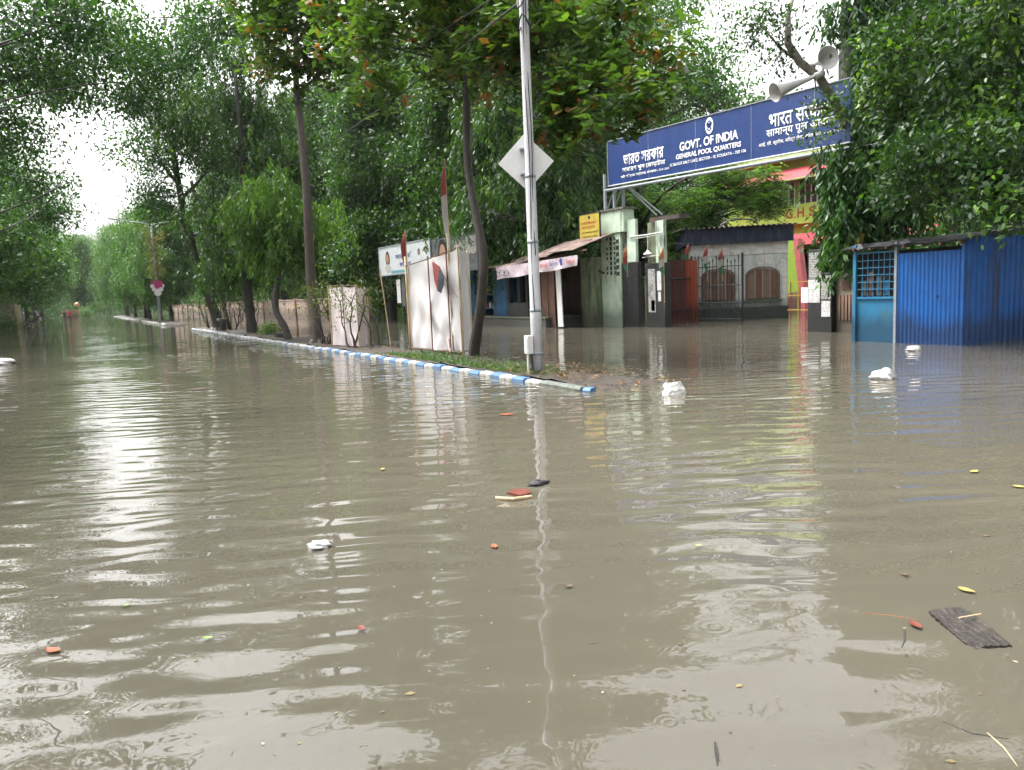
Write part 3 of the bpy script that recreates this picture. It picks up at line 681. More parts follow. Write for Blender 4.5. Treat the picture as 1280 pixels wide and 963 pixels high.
base = (-7, 9, 0)
lbN = [(3.5, 4.2, 8.6, 2.2, 2.2, 1.1, 150), (1.5, 6.5, 9.5, 2.4, 2.4, 1.2, 150), (4.0, -1, 11.5, 2.6, 2.6, 1.2, 150), (7.5, -7.5, 12, 2.8, 2.8, 1.3, 150), (3.5, -6.5, 11.5, 3.0, 3.0, 1.4, 150), (9.5, -10.5, 12.5, 2.8, 2.8, 1.2, 130), (0, 0, 12.5, 3.2, 3.2, 1.5, 170), (-1, -7, 11, 3.0, 3.0, 1.5, 140), (-3, 3, 10, 3.0, 3.0, 1.6, 130), (12.5, -12, 13, 2.8, 2.8, 1.2, 130), (5.5, -12, 12, 3, 3, 1.3, 130), (6.2, 5.4, 7.5, 1.3, 1.3, .7, 60)]  # tree added to block sky light, crown spread over and behind the camera
tm, cm = tree_meshes(52, [(0, 0, -.5, .6), (.1, 0, 2, .46), (.6, -.2, 5, .38), (1.0, -.6, 8, .28), (1.2, -.8, 11.5, .14)], lbN, 'small', .22, 'leaf_dark', 'bark_wet', limb_from=.3, limb_min=.4, limb_r=.025)
plant(tm, cm, base, 'added near-left tree, its crown overhead cutting sky light, leaves entering at the top left corner')
# ---- trees behind the gate
base = (27, 33, 0)
rng = np.random.default_rng(61)
tm, cm = tree_meshes(61, [(0, 0, -.5, .40), (.1, 0, 2, .30), (.2, 0, 4.5, .24), (.3, .1, 7, .15)], [(0, 0, 4.2, 1.7, 1.7, 1.1, 55), (1.6, -2.4, 4.6, 1.8, 1.8, 1.1, 60), (-.6, 2.0, 4.9, 1.7, 1.7, 1.1, 55), (.3, -1.0, 6.2, 2.0, 2.0, 1.1, 65), (1.2, -3.6, 5.4, 1.5, 1.5, 1.0, 55), (-.5, 1.6, 7.0, 1.8, 1.8, 1.0, 55), (.4, -2.8, 3.6, 1.5, 1.5, .9, 60), (-1.5, .2, 5.6, 2.0, 2.0, 1.2, 80), (1.2, -3.4, 6.6, 2, 2, 1.1, 80), (-1.0, 2.8, 3.4, 1.6, 1.6, 1.0, 60), (1.2, -3.4, 4.2, 1.4, 1.4, 1.0, 60), lobe(925, 228, 36, 1.2, 60, base), lobe(938, 258, 36, .9, 50, base), lobe(900, 250, 36, 1.5, 70, base), lobe(905, 205, 36, 1.2, 50, base), lobe(958, 255, 36, .6, 36, base), lobe(955, 222, 36, .6, 36, base)], 'fern', .15, 'leaf_fern', 'bark_wet')
plant(tm, cm, base, 'bright feathery tree under the blue signboard, behind the guard house roof')
base = (33, 45, 0)
lb = [lobe(px, py, d_, r_, nt_, base, .5) for (px, py, d_, r_, nt_) in ((700, 30, 52, 3.4, 90), (770, 50, 50, 3.0, 80), (830, 15, 52, 2.6, 50), (860, 95, 48, 2.4, 50), (800, 110, 50, 2.8, 75), (895, 120, 46, 1.6, 34), (730, 110, 50, 3.0, 80), (940, 140, 46, 1.2, 20), (740, -40, 52, 3.0, 80), (680, -60, 52, 3.4, 80), (650, 80, 52, 3.2, 80))]
tm, cm = tree_meshes(62, [(0, 0, -.5, .6), (.1, 0, 3, .45), (-.3, -.3, 7, .38), (0, -.8, 12, .25), (.2, -.6, 18, .1)], [q[:6] + (int(q[6] * 4.2),) for q in lb], 'small', .30, 'leaf_far', 'bark_dark', limb_r=.08, spread=.34, limb_from=.6)
plant(tm, cm, base, 'tall spreading tree with dark open branches against the sky, far behind the signboard')
base = (27.5, 41, 0)
rng = np.random.default_rng(63)
tm, cm = tree_meshes(63, [(0, 0, -.5, .4), (.1, 0, 3, .3), (0, 0, 8, .2), (0, 0, 13, .07)], auto_lobes(rng, 2.6, 14.5, 4.2, 20, 190, .8), 'small', .25, 'leaf_dark', 'bark_dark')
plant(tm, cm, base, 'dense dark tree behind the green gate pillar')
plant(tm, cm, (37, 19.5, -1), 'dense tree rising behind the dark ivy-hung tree', rz=2)
plant(tm, cm, (24.5, 36.5, 0), 'dense dark tree directly behind the tea stall roof', rz=5, sc_=(.95, .95, 1.1))
plant(tm, cm, (31, 50, 0), 'dense dark tree behind the drooping row, left of the green pillar', rz=3, sc_=(1.2, 1.2, 1.25))
plant(tm, cm, (52, 58, 0), 'far dense tree seen between signboard and gate pillar', rz=1, sc_=(1.3, 1.3, 1.2))
plant(tm, cm, (33, 62, 0), 'dense tree far back between the drooping row and the spreading tree', rz=4, sc_=(1.2, 1.2, 1.2))

# ---- dark tree with hanging leaves at the sign's right end
base = (19.8, 14.7, 0)
lb = [lobe(px, py, d_, r_, nt_, base, .9) for (px, py, d_, r_, nt_) in ((1078, 290, 21.5, .5, 50), (1066, 250, 21, .5, 60), (1072, 215, 21, .55, 66), (1090, 180, 21, .6, 70), (1100, 140, 21, .55, 66), (1118, 100, 21, .65, 80), (1112, 60, 21, .65, 80), (1120, 20, 21, .7, 90), (1120, 240, 20.5, .6, 66), (1130, 190, 21, .8, 80), (1140, 130, 21, .9, 90), (1150, 60, 21, 1.0, 90), (1090, -30, 21, .9, 90), (1052, 195, 20.8, .3, 22), (1130, -30, 22, 1.2, 100), (1052, 205, 20.6, .32, 40), (1056, 245, 20.6, .34, 42), (1060, 280, 20.8, .3, 36))]
trk = [(0, 0, -.5, .40), (.02, 0, 1, .34), (0, .05, 3, .32), (-.05, .02, 5, .30), (0, 0, 7.5, .28), (.05, 0, 11, .18)]
lb = [q[:6] + (int(q[6] * 1.6),) for q in lb]
tm, cm = tree_meshes(71, trk, lb, 'droop', .24, 'leaf_dark', 'bark_dark', roots=6)
t = plant(tm, cm, base, 'dark ivy-hung tree in front of the right end of the blue signboard')
br = mb()
pts = [at_depth(1070, 190, 21), at_depth(1050, 140, 20.6), at_depth(1025, 98, 20.4), at_depth(1000, 78, 20.2), at_depth(985, 55, 20), at_depth(985, 20, 20), at_depth(995, -20, 20)]
br.tube(pts, [.15, .13, .12, .11, .10, .07, .05], 8)
br.tube([pts[1], at_depth(1030, 135, 20.3), at_depth(1012, 138, 20.1)], [.06, .045, .02], 6)
br.tube([pts[3], at_depth(975, 60, 20), at_depth(950, 30, 19.8)], [.06, .04, .02], 6)
br.build('bough', 'bark_grey', t, True)
rng = np.random.default_rng(72)
P = np.concatenate([np.array(at_depth(*q)) + rng.normal(0, 1, (k, 3)) * s_ for q, k, s_ in (((985, 30, 20), 22, .36), ((955, 10, 20), 20, .36), ((925, 50, 19.6), 16, .3), ((1025, 130, 20.2), 14, .16), ((1040, 150, 20.3), 16, .2), ((1010, 175, 20.5), 7, .15), ((975, 75, 20), 16, .22), ((940, 25, 19.7), 20, .3))])
V, tone = twigs_to_leaves(P, 'small', .13, rng); V = V - np.array(base)
link(bpy.data.objects.new('bough_leaves', leaf_mesh('bough_leaves', V, tone, 'leaf_fig')), t)

# ---- fig trees over the blue shed
base = (20.2, 9.6, 0)
lb = [lobe(1130, 60, 18, 1.2, 105, base), lobe(1200, 40, 16.5, 1.3, 115, base), lobe(1260, 90, 15.5, 1.2, 105, base), lobe(1160, 130, 17, 1.1, 95, base), lobe(1235, 170, 15.5, 1.05, 95, base), lobe(1150, 205, 16, .75, 66, base), lobe(1215, 212, 15.2, .7, 66, base), lobe(1268, 205, 14.6, .75, 66, base), lobe(1262, 258, 14.2, .3, 22, base), lobe(1235, 250, 14.6, .28, 18, base), lobe(1100, 120, 18.4, .9, 66, base),
      lobe(1130, 230, 17.6, .8, 60, base), lobe(1240, 10, 17, 1.4, 110, base), (.2, .4, 9, 2.2, 2.2, 1.3, 180), (1.5, -1.5, 7, 2.0, 2.0, 1.3, 150), (-1.5, -1.5, 8.6, 2.0, 2.0, 1.1, 150), (.6, 0, 5, 1.4, 1.4, 1.0, 90), (1.2, .6, 3.2, 1.0, 1.0, .9, 60), (-.5, -1.5, 10.5, 2.4, 2.4, 1.2, 150), (-3.6, -3.8, 7.6, 1.8, 1.8, 1.1, 120), (-4.4, -1.6, 8.6, 1.8, 1.8, 1.0, 110), (-4.5, -5.5, 9.5, 2.2, 2.2, 1.2, 130), (-7.5, -6, 11, 2.4, 2.4, 1.2, 130), (-6, -9.5, 10.5, 2.4, 2.4, 1.2, 120)]  # last lobes added out of view towards the camera, to cut sky light
tm, cm = tree_meshes(73, [(0, 0, -.5, .4), (.1, 0, 2, .32), (0, .1, 4.5, .27), (-.1, 0, 7, .2), (0, 0, 10, .08)], lb, 'small', .175, 'leaf_fig', 'bark_dark', roots=5, spread=.135, twig_k=14)
plant(tm, cm, base, 'broad leafy tree hanging over the blue tin shed at right')
rng = np.random.default_rng(74)
tm, cm = tree_meshes(74, [(0, 0, -.5, .4), (.1, 0, 3, .3), (0, 0, 8, .2), (0, 0, 11, .07)], auto_lobes(rng, 1.8, 11.5, 3.0, 12, 100, .85), 'small', .2, 'leaf_dark', 'bark_dark')
plant(tm, cm, (25.5, 10.5, 0), 'dark tree behind the blue shed, nearest the right edge')
plant(tm, cm, (20.6, 6.3, 0), 'dark low-branched tree at the right end of the blue shed', rz=2.2, sc_=(.8, .8, .9))
plant(tm, cm, (26.5, 5.5, 0), 'dark bushy tree beyond the right end of the blue shed', rz=1.2)

# ---- grass and litter on the island
rng = np.random.default_rng(81)
nb = 4200; Y = rng.choice([12.6, 14.2, 15.6, 16.8, 18.2, 17.3, 13.4], nb) + rng.normal(0, .75, nb); X = 6.98 + np.abs(rng.normal(0, .55, nb))
k = (X < 8.7) & (Y > 10.2); X, Y = X[k], Y[k]; nb = len(X)
az = rng.uniform(0, 6.28, nb); D = np.stack([np.cos(az) * .7, np.sin(az) * .7, rng.uniform(.3, 1.1, nb)], -1)
V = leaf_quads(np.stack([X, Y, np.full(nb, .085)], -1), D, rng.normal(0, 1, (nb, 3)), rng.uniform(.03, .10, nb), rng.uniform(.010, .028, nb))
o = stuff(link(bpy.data.objects.new('grass', leaf_mesh('grass', V, rng.random(nb), 'grass_blade')))); tag(o, 'low green weeds growing along the kerb of the island', 'grass')
nb = 1500; Y = rng.uniform(9.0, 46, nb) ** 1.0; Y = np.where(rng.random(nb) < .4, rng.normal(10.8, 1.2, nb), Y); X = 6.95 + rng.random(nb) ** 1.3 * 1.7
k = Y > 8.9; X, Y = X[k], Y[k]; nb = len(X)
az = rng.uniform(0, 6.28, nb); D = np.stack([np.cos(az), np.sin(az), rng.normal(.1, .25, nb)], -1)
Zz = np.where(Y < 10, .035, .115)
V = leaf_quads(np.stack([X, Y, Zz + rng.random(nb) * .02], -1), D, np.stack([-np.sin(az), np.cos(az), rng.normal(0, .3, nb)], -1), rng.uniform(.03, .10, nb), rng.uniform(.012, .045, nb))
o = stuff(link(bpy.data.objects.new('leaf_litter', leaf_mesh('leaf_litter', V, rng.random(nb), 'leaf_litter')))); tag(o, 'dead brown leaves and litter strewn over the mud of the island', 'leaf litter')


rng = np.random.default_rng(88)
K = 5200
P = np.concatenate([np.stack([rng.uniform(-45, 60, K), rng.uniform(225, 250, K), 14 * rng.random(K) ** 1.3 + .3], -1),
                    np.stack([rng.uniform(60, 75, 1500), rng.uniform(0, 90, 1500), 11 * rng.random(1500) ** 1.2 + .3], -1),
                    np.stack([rng.uniform(-40, -26, 1500), rng.uniform(70, 230, 1500), 11 * rng.random(1500) ** 1.2 + .3], -1),
                    np.stack([rng.uniform(24, 40, 2400), rng.uniform(56, 210, 2400), 6 * rng.random(2400) ** 1.1 + .3], -1)])
P[:, 2] *= (.75 + .25 * np.sin(P[:, 0] * .35 + P[:, 1] * .21))
V, tone = twigs_to_leaves(P, 'small', .62, rng)
o = stuff(link(bpy.data.objects.new('distant_wood', leaf_mesh('distant_wood', V, tone, 'leaf_far')))); tag(o, 'hazy mass of distant trees and undergrowth closing the view', 'wood')

# ================================================================ THINGS ON THE ISLAND
# ---- white steel street pole
PX_, PY_ = 7.45, 12.06
t = thing('street_lamp', (PX_, PY_, .1), 'tall white steel street lamp pole standing at the near end of the island', 'street lamp')
p = mb(); p.tube([(PX_, PY_, -.3), (PX_, PY_, 1.2), (PX_, PY_, 1.22), (PX_, PY_, 3.6), (PX_, PY_, 3.62), (PX_, PY_, 6.2), (PX_, PY_, 8.6)], [.108, .106, .100, .096, .088, .082, .07], 16)
p.build('pole', 'pole_paint', t, True)
for z_, r_ in ((.42, .114), (1.21, .109), (3.61, .1), (2.45, .104)):
    r = mb(); r.lathe([(-.03, r_ - .01), (-.03, r_), (.03, r_), (.03, r_ - .01)], (PX_, PY_, z_), (0, 0, 1)); r.build('band', 'steel_grey', t, True)
for dx, dy, z0, z1 in ((-.075, -.085, 1.2, 6.8), (-.02, -.112, 2.2, 6.8)):
    c = mb(); c.tube([(PX_ + dx * (1 - .04 * i), PY_ + dy * (1 - .03 * i) + .03 * math.sin(i * 1.3), z0 + (z1 - z0) * i / 8) for i in range(9)], .009, 5); c.build('cable', 'black_rubber', t)
c = mb()
for k in range(3):
    c.tube([(PX_ + .12 * math.cos(a + k) - .05, PY_ - .1 + .10 * math.sin(a + k), 6.2 + .35 * k + .12 * math.sin(2 * a)) for a in np.linspace(0, 6, 12)], .016, 5)
c.build('cable_coil', 'black_rubber', t)
j = mb(); j.box(PX_ - .235, PX_ - .115, PY_ - .07, PY_ + .07, .42, .76); jo = j.build('junction_box', 'white_plastic', t, bevel=.012)
j = mb(); j.box(PX_ - .245, PX_ - .236, PY_ - .05, PY_ + .05, .46, .72); j.build('cover', 'white_plastic', jo, bevel=.004)
j = mb(); j.tube([(PX_ - .19, PY_ + .02, -.1), (PX_ - .19, PY_ + .02, .42)], .022, 8); j.build('conduit', 'white_plastic', t)
j = mb(); j.tube([(PX_ - .15, PY_ - .06, -.1), (PX_ - .15, PY_ - .06, .2), (PX_ - .16, PY_ - .05, .42)], .020, 8); j.build('conduit', 'black_rubber', t)
a = mb(); a.tube([(PX_, PY_, 8.5), (PX_ - .5, PY_, 8.95), (PX_ - 1.6, PY_, 9.1)], [.05, .045, .035], 10); a.build('arm', 'pole_paint', t, True)
a = mb(); a.hexa([(PX_ - 2.2, PY_ - .1, 9.06), (PX_ - 1.5, PY_ - .13, 9.06), (PX_ - 1.5, PY_ + .13, 9.06), (PX_ - 2.2, PY_ + .1, 9.06), (PX_ - 2.15, PY_ - .07, 9.14), (PX_ - 1.5, PY_ - .1, 9.18), (PX_ - 1.5, PY_ + .1, 9.18), (PX_ - 2.15, PY_ + .07, 9.14)]); a.build('lamp_head', 'steel_grey', t, bevel=.02)
# ---- blank diamond board clamped behind the pole
cd = np.array([PX_ + .02, PY_ + .16, 3.88]); ux = np.array(_R0); uz = np.array([0, 0, 1.0]); nrm = -np.array(_F0)
th_ = math.radians(46)
A_ = ux * math.cos(th_) + uz * math.sin(th_); B_ = -ux * math.sin(th_) + uz * math.cos(th_)
t = thing('diamond_board', cd, 'blank white diamond-shaped board clamped behind the white pole', 'sign')
p = mb(); p.obox(cd, A_ * .355, B_ * .36, nrm * .006); p.build('panel', 'white_board', t, bevel=.003)
for s_ in (-1, 1):
    p = mb(); p.obox(cd + uz * .22 * s_ - nrm * .012, ux * .30, uz * .018, nrm * .006); p.build('batten', 'steel_grey', t)
    p = mb(); p.obox(cd + uz * .22 * s_ + nrm * .07, ux * .11, uz * .014, nrm * .07); p.build('clamp', 'steel_grey', t)

# ---- cloth booths on bamboo frames
def cloth_sheet(p0, p1, z0a, z1a, z0b, z1b, seed, bulge=.03, nx=26, nz=34, out=None):
    rng = np.random.default_rng(seed); ph = rng.uniform(0, 6, 8); d = np.array(p1) - np.array(p0); ln = np.linalg.norm(d[:2])
    nr = out if out is not None else np.array([-d[1], d[0]]) / ln
    vs, fs = [], []
    for i in range(nx + 1):
        u = i / nx
        for k in range(nz + 1):
            v = k / nz; zb = z0a + (z0b - z0a) * u; zt = z1a + (z1b - z1a) * u
            sag = -.05 * math.sin(math.pi * ((u * 2) % 1)) * v ** 6
            fold = math.sin(u * 13 + v * 5 + ph[0]) * .5 + math.sin(u * 24 - v * 9 + ph[1]) * .3 * (1 - v) + math.sin(u * 7 + v * 14 + ph[2]) * .3
            gather = (1 - v) ** 3 * math.sin(u * 30 + v * 20 + ph[3]) * 1.2 * (u > .5)
            off = bulge * (fold + gather) * math.sin(math.pi * min(1, max(.04, u * .98 + .01))) ** .4
            vs.append((p0[0] + d[0] * u + nr[0] * off, p0[1] + d[1] * u + nr[1] * off, zb + (zt - zb) * v + sag))
    for i in range(nx):
        for k in range(nz):
            a = i * (nz + 1) + k; fs.append((a, a + nz + 1, a + nz + 2, a + 1))
    return mb().add(vs, fs)
def stick(pts, r, k=7): return mb().tube(pts, r, k)
# white booth
L0 = np.array([8.10, 19.65]); R0_ = np.array([8.58, 17.45]); back = np.array([.34, .08])
t = thing('cloth_booth', (8.3, 18.5, .05), 'tall white cloth booth on a bamboo frame with a small dark flag, on the island', 'booth')
cloth_sheet(L0 + [.03, 0], R0_ + [.02, .02], .16, 2.36, .10, 2.70, 3, .085, out=np.array([-.97, -.22])).build('cloth', 'tarp_white', t, True)
cloth_sheet(R0_ + [.02, -.01], R0_ + back, .12, 2.70, .15, 2.6, 4, .02).build('side_cloth', 'tarp_white', t, True)
cloth_sheet(L0 + [.03, 0], L0 + back, .15, 2.36, .15, 2.3, 5, .02).build('side_cloth', 'tarp_white', t, True)
for (q, zt, r, mt) in ((L0, 2.62, .032, 'bamboo'), (R0_ + [0, -.06], 2.78, .028, 'bamboo'), (L0 + back, 2.35, .03, 'bamboo'), (R0_ + back, 2.65, .03, 'bamboo'), (R0_ + [-.03, .42], 3.1, .022, 'bamboo')):
    stick([(q[0] - .035, q[1], -.15), (q[0] - .03 + RN.normal(0, .01), q[1], .9), (q[0] - .035, q[1] + .015, 1.8), (q[0] - .03, q[1] + .02, zt)], [r, r * .95, r * .9, r * .8]).build('bamboo_pole', mt, t, True)
for u, zt in ((.0, 2.35), (.47, 2.56), (.82, 2.62), (1.03, 2.72)):
    q = L0 + (R0_ - L0) * u; p = mb(); p.obox((q[0] - .05, q[1] + .02, (zt + .05) / 2 + .02), (.010, 0, 0), (0, .022, 0), (.002, .01 * (u - .5), zt / 2 - .04))
    if u > 0: p.build('batten', 'red_wood', t)
stick([(L0[0] - .05, L0[1], 2.36), ((L0[0] + R0_[0]) / 2 - .06, 18.6, 2.50), (R0_[0] - .05, R0_[1], 2.69)], .016).build('top_rail', 'old_wood', t)
stick([(L0[0] - .04, L0[1] - .02, .14), (R0_[0] - .05, R0_[1], .09)], .016).build('bottom_rail', 'old_wood', t)
stick([(R0_[0] - .10, R0_[1] + .55, -.1), (R0_[0] - .12, R0_[1] + .53, .42)], .02).build('bamboo_peg', 'bamboo', t)
# black and red flag on a slanted stick, held against the cloth
t = thing('party_flag', (8.2, 18.6, 1.2), 'small black and red flag on a slanted stick in front of the white booth', 'flag')
q0 = on_x(541, 325, 8.24); q1 = on_x(572, 372, 8.30)
stick([q0, q1], .007, 5).build('flag_stick', 'old_wood', t)
f_ = mb(); pg = [on_x(*q, 8.22) for q in ((540, 327), (549, 333), (556, 346), (555, 357), (551, 367), (547, 364), (543, 350))]
vs = [np.array(q) + [0.012 * math.sin(i * 2), 0, 0] for i, q in enumerate(pg)]; c_ = sum(vs) / len(vs) - [.03, 0, 0]
f_.add(vs + [c_], [(0, 1, 7), (5, 6, 7), (6, 0, 7)]); f_.cur = 1; f_.add(vs + [c_], [(1, 2, 7), (2, 3, 7), (3, 4, 7), (4, 5, 7)]); f_.build('flag_cloth', ['flag_red', 'shirt_dark'], t)
# pink booth
L1 = np.array([7.38, 24.55]); R1 = np.array([7.62, 22.55]); bk = np.array([.30, .08])
t = thing('cloth_booth', (7.6, 23.5, .05), 'smaller pinkish cloth booth on the island between the bare-stemmed shrubs', 'booth')
cloth_sheet(L1, R1, .08, 1.98, .10, 1.92, 8, .035, out=np.array([-.98, -.2])).build('cloth', 'tarp_pink', t, True)
cloth_sheet(R1, R1 + bk, .10, 1.92, .1, 1.85, 9, .02).build('side_cloth', 'tarp_pink', t, True)
cloth_sheet(L1, L1 + bk, .08, 1.98, .1, 1.9, 10, .02).build('side_cloth', 'tarp_pink', t, True)
for q, zt in ((L1, 2.02), (R1, 1.96), (L1 + bk, 1.9), (R1 + bk, 1.9)):
    stick([(q[0] - .02, q[1], -.1), (q[0] - .02, q[1], zt)], .022).build('bamboo_pole', 'bamboo', t)
q = L1 + (R1 - L1) * .55; p = mb(); p.obox((q[0] - .05, q[1], 1.0), (.010, 0, 0), (0, .02, 0), (0, .01, .93)); p.build('batten', 'old_wood', t)
stick([(L1[0] - .03, L1[1], 1.99), (R1[0] - .03, R1[1], 1.93)], .014).build('top_rail', 'old_wood', t)

# flags by the white booth
def flag_on_pole(base, top, bands, length, wdt, label, r=.014, group='party flags on sticks', face=None):
    b0, t0 = np.array(base, float), np.array(top, float); t = thing('flag', b0, label, 'flag', group)
    stick([b0, (b0 + t0) / 2 + [.01, .01, 0], t0], [r, r, r * .8], 6).build('flag_stick', 'bamboo', t)
    f_ = mb(); k = 10; fd = unit(np.array(face if face is not None else (-.5, -.86, 0.)))
    rows_ = []
    for i in range(k + 1):
        v = i / k; w_ = wdt * math.sin(math.pi * (.12 + .80 * v)) * (1 + .15 * math.sin(v * 9)); z = t0[2] - .02 - length * v
        c_ = t0 + fd * .02 * math.sin(v * 7); rows_.append([(c_[0], c_[1], z), (c_[0] + fd[1] * w_ * .5 + .02 * math.sin(v * 8), c_[1] - fd[0] * w_ * .5, z - .03), (c_[0] + fd[1] * w_ + .03 * math.cos(v * 6), c_[1] - fd[0] * w_ + .02, z - .08)])
    for i in range(k):
        f_.cur = min(len(bands) - 1, int(i / k * len(bands))); f_.add(rows_[i] + rows_[i + 1], [(0, 1, 4, 3), (1, 2, 5, 4)])
    f_.build('flag_cloth', bands, t, True)
flag_on_pole((8.85, 18.5, .1), (8.85, 18.5, 5.05), ['flag_red', 'flag_white', 'flag_white'], 2.2, .13, 'long red, white and green flag drooping from a tall stick behind the white booth')
flag_on_pole((8.15, 19.75, .1), (8.15, 19.75, 3.35), ['flag_red', 'flag_red'], .95, .13, 'dark red furled flag on a stick at the left corner of the white booth')
t = thing('stick', (8.35, 22.1, .05), 'thin upright stick standing between the two cloth booths', 'stick')
stick([(8.4, 22.0, -.1), (8.36, 22.15, 1.2), (8.3, 22.3, 2.5)], .016, 6).build('shaft', 'bamboo', t)
t = thing('leaning_pole', (7.75, 46.0, .05), 'grey pole leaning beside the trunk at the far tip of the near island', 'pole')
stick([(7.9, 45.6, -.1), (7.35, 46.3, 4), (6.75, 47.0, 8.4)], [.11, .10, .09], 10).build('shaft', 'bark_grey', t, True)
t = thing('concrete_stool', (7.3, 44.2, .05), 'small concrete stool with two stub legs on the island mud', 'stool')
p = mb(); p.box(7.05, 7.5, 43.75, 44.65, .62, .74); p.build('seat', 'concrete', t, bevel=.02)
for yy in (43.95, 44.45):
    p = mb(); p.box(7.15, 7.4, yy - .08, yy + .08, -.1, .62); p.build('leg', 'concrete', t)
t = thing('fallen_block', (7.5, 32.2, .1), 'dark broken block lying on the island mud behind the kerb', 'block')
p = mb(); p.hexa([(7.3, 31.8, .05), (7.6, 31.75, .05), (7.65, 32.7, .05), (7.35, 32.7, .05), (7.32, 31.85, .28), (7.58, 31.8, .25), (7.6, 32.6, .3), (7.38, 32.62, .27)]); p.build('block', 'black_wash', t, bevel=.02)

# ================================================================ FAR DOUBLE LAMP WITH LOTUS BOARD
fx, fy = 6.75, 71.0
t = thing('street_lamp', (fx, fy, 0), 'double-armed lamp post overgrown with dry creeper on the far island', 'street lamp')
stick([(fx, fy, -.3), (fx, fy, 4), (fx, fy, 8.3)], [.12, .1, .08], 10).build('pole', 'steel_grey', t, True)
for s_ in (-1, 1):
    stick([(fx, fy, 8.25), (fx + s_ * .8, fy, 8.42), (fx + s_ * 2.3, fy, 8.62)], [.05, .04, .035], 8).build('arm', 'steel_grey', t, True)
    p = mb(); p.obox((fx + s_ * 2.7, fy, 8.68), (.45, 0, .06 * s_), (0, .13, 0), (0, 0, .05)); p.build('lamp_head', 'steel_grey', t, bevel=.02)
rng = np.random.default_rng(91)
P = np.array([fx, fy, 0]) + np.stack([rng.normal(0, .22, 150), rng.normal(0, .22, 150), rng.uniform(4.0, 8.4, 150)], -1); P[:, 0] += rng.normal(0, .5, 150) * (P[:, 2] > 7.2)
V, tone = twigs_to_leaves(P, 'small', .16, rng); link(bpy.data.objects.new('creeper', leaf_mesh('creeper', V - np.array([fx, fy, 0]), tone, 'leaf_rust')), t)
t = thing('lotus_board', (fx, fy - .2, 3.0), 'round pink and white flower-shaped board halfway up the far lamp post', 'board')
def disc(c, r, n_, d=.03, k=20, sq=1.0):
    n_ = unit(np.array(n_, float)); a = unit(np.cross(n_, [0, 0, 1.0])); b_ = np.cross(a, n_)
    return mb().prism([np.array(c) + a * r * math.cos(2 * math.pi * i / k) + b_ * r * sq * math.sin(2 * math.pi * i / k) for i in range(k)], n_ * d)
nn = (-.12, -1, 0)
disc((fx, fy - .15, 3.2), .42, nn).build('centre_disc', 'lotus_pink', t)
for i in range(8):
    a = i * math.pi / 4; disc((fx + .38 * math.cos(a), fy - .19, 3.2 + .38 * math.sin(a)), .17, nn).build('petal', 'lotus_white' if i in (0, 4, 5, 6, 7) else 'lotus_pink', t)
disc((fx, fy - .17, 2.62), .28, nn, sq=.8).build('lower_disc', 'lotus_white', t)

# ================================================================ BOUNDARY WALL (long, behind the service road)
t = thing('boundary_wall', (16.8, 90, 0), 'long low pinkish boundary wall with piers along the service road', 'wall')
yw = 47.0; i = 0
while yw < 150:
    p = mb(); p.box(16.6, 16.8, yw, yw + 5.6, -.4, 1.50); p.build('wall_panel', 'wall_pink', t)
    p = mb(); p.box(16.55, 16.85, yw, yw + 5.6, 1.503, 1.60); p.build('coping', 'wall_pink', t)
    p = mb(); p.box(16.48, 16.92, yw + 5.6, yw + 6.05, -.4, 1.68); p.build('pier', 'wall_pier', t, bevel=.02)
    yw += 6.05; i += 1

# ================================================================ STALLS
# ---- party office kiosk with a long hoarding
t = thing('kiosk', (16.4, 38, 0), 'small slate-fronted kiosk on legs under the pale hoarding', 'kiosk')
p = mb(); p.box(16.05, 17.3, 35.4, 39.9, .95, 2.72); p.build('body', 'slate', t, bevel=.02)
for yy in (39.8, 37.6, 35.5):
    for xx in (16.1, 17.2):
        p = mb(); p.box(xx - .04, xx + .04, yy - .04, yy + .04, -.4, .95); p.build('leg', 'iron_black', t)
p = mb(); p.box(16.0, 16.06, 36.0, 39.6, .60, .66); p.build('rail', 'iron_black', t)
p = mb(); p.box(16.03, 16.045, 40.0, 40.55, 1.15, 2.45); p.build('side_notice', 'poster_white', t)
t = thing('hoarding', (16, 39, 0), 'pale printed hoarding with a portrait, above the slate-fronted kiosk', 'hoarding')
p = mb(); p.box(15.95, 16.0, 35.6, 42.8, 2.76, 4.28); p.build('panel', 'hoarding_pale', t)
for a, b_, c, d in ((35.55, 42.85, 4.28, 4.34), (35.55, 42.85, 2.70, 2.76)):
    p = mb(); p.box(15.93, 16.02, a, b_, c, d); p.build('frame', 'steel_grey', t)
for yy in (42.83, 35.57):
    p = mb(); p.box(15.935, 16.015, yy - .03, yy + .03, 2.763, 4.277); p.build('frame', 'steel_grey', t)
for yy in (42.4, 39.3, 36.0): stick([(16.04, yy, -.4), (16.04, yy, 4.2)], .035).build('post', 'iron_black', t)
FX = (-1, 0, 0)
def portrait(parent, X, y_, z_, s_, scarf='cloth_teal'):
    disc((X, y_, z_), .34 * s_, FX, .004, sq=1.35).build('hair', 'hair', parent)
    disc((X - .006, y_ + .02, z_ + .02), .22 * s_, FX, .004, sq=1.3).build('face', 'skin', parent)
    disc((X - .003, y_, z_ - .55 * s_), .42 * s_, FX, .004, sq=.6).build('shoulders', scarf, parent)
portrait(t, 15.945, 41.45, 3.62, .95, 'flag_white')
lettering('lettering', 'আমরা করি', (15.945, 40.3, 3.55), .32, 'ink_blue', t, 2.4)
lettering('lettering', 'জয় বাংলা', (15.945, 39.7, 3.05), .30, 'ink_blue', t, 1.6)
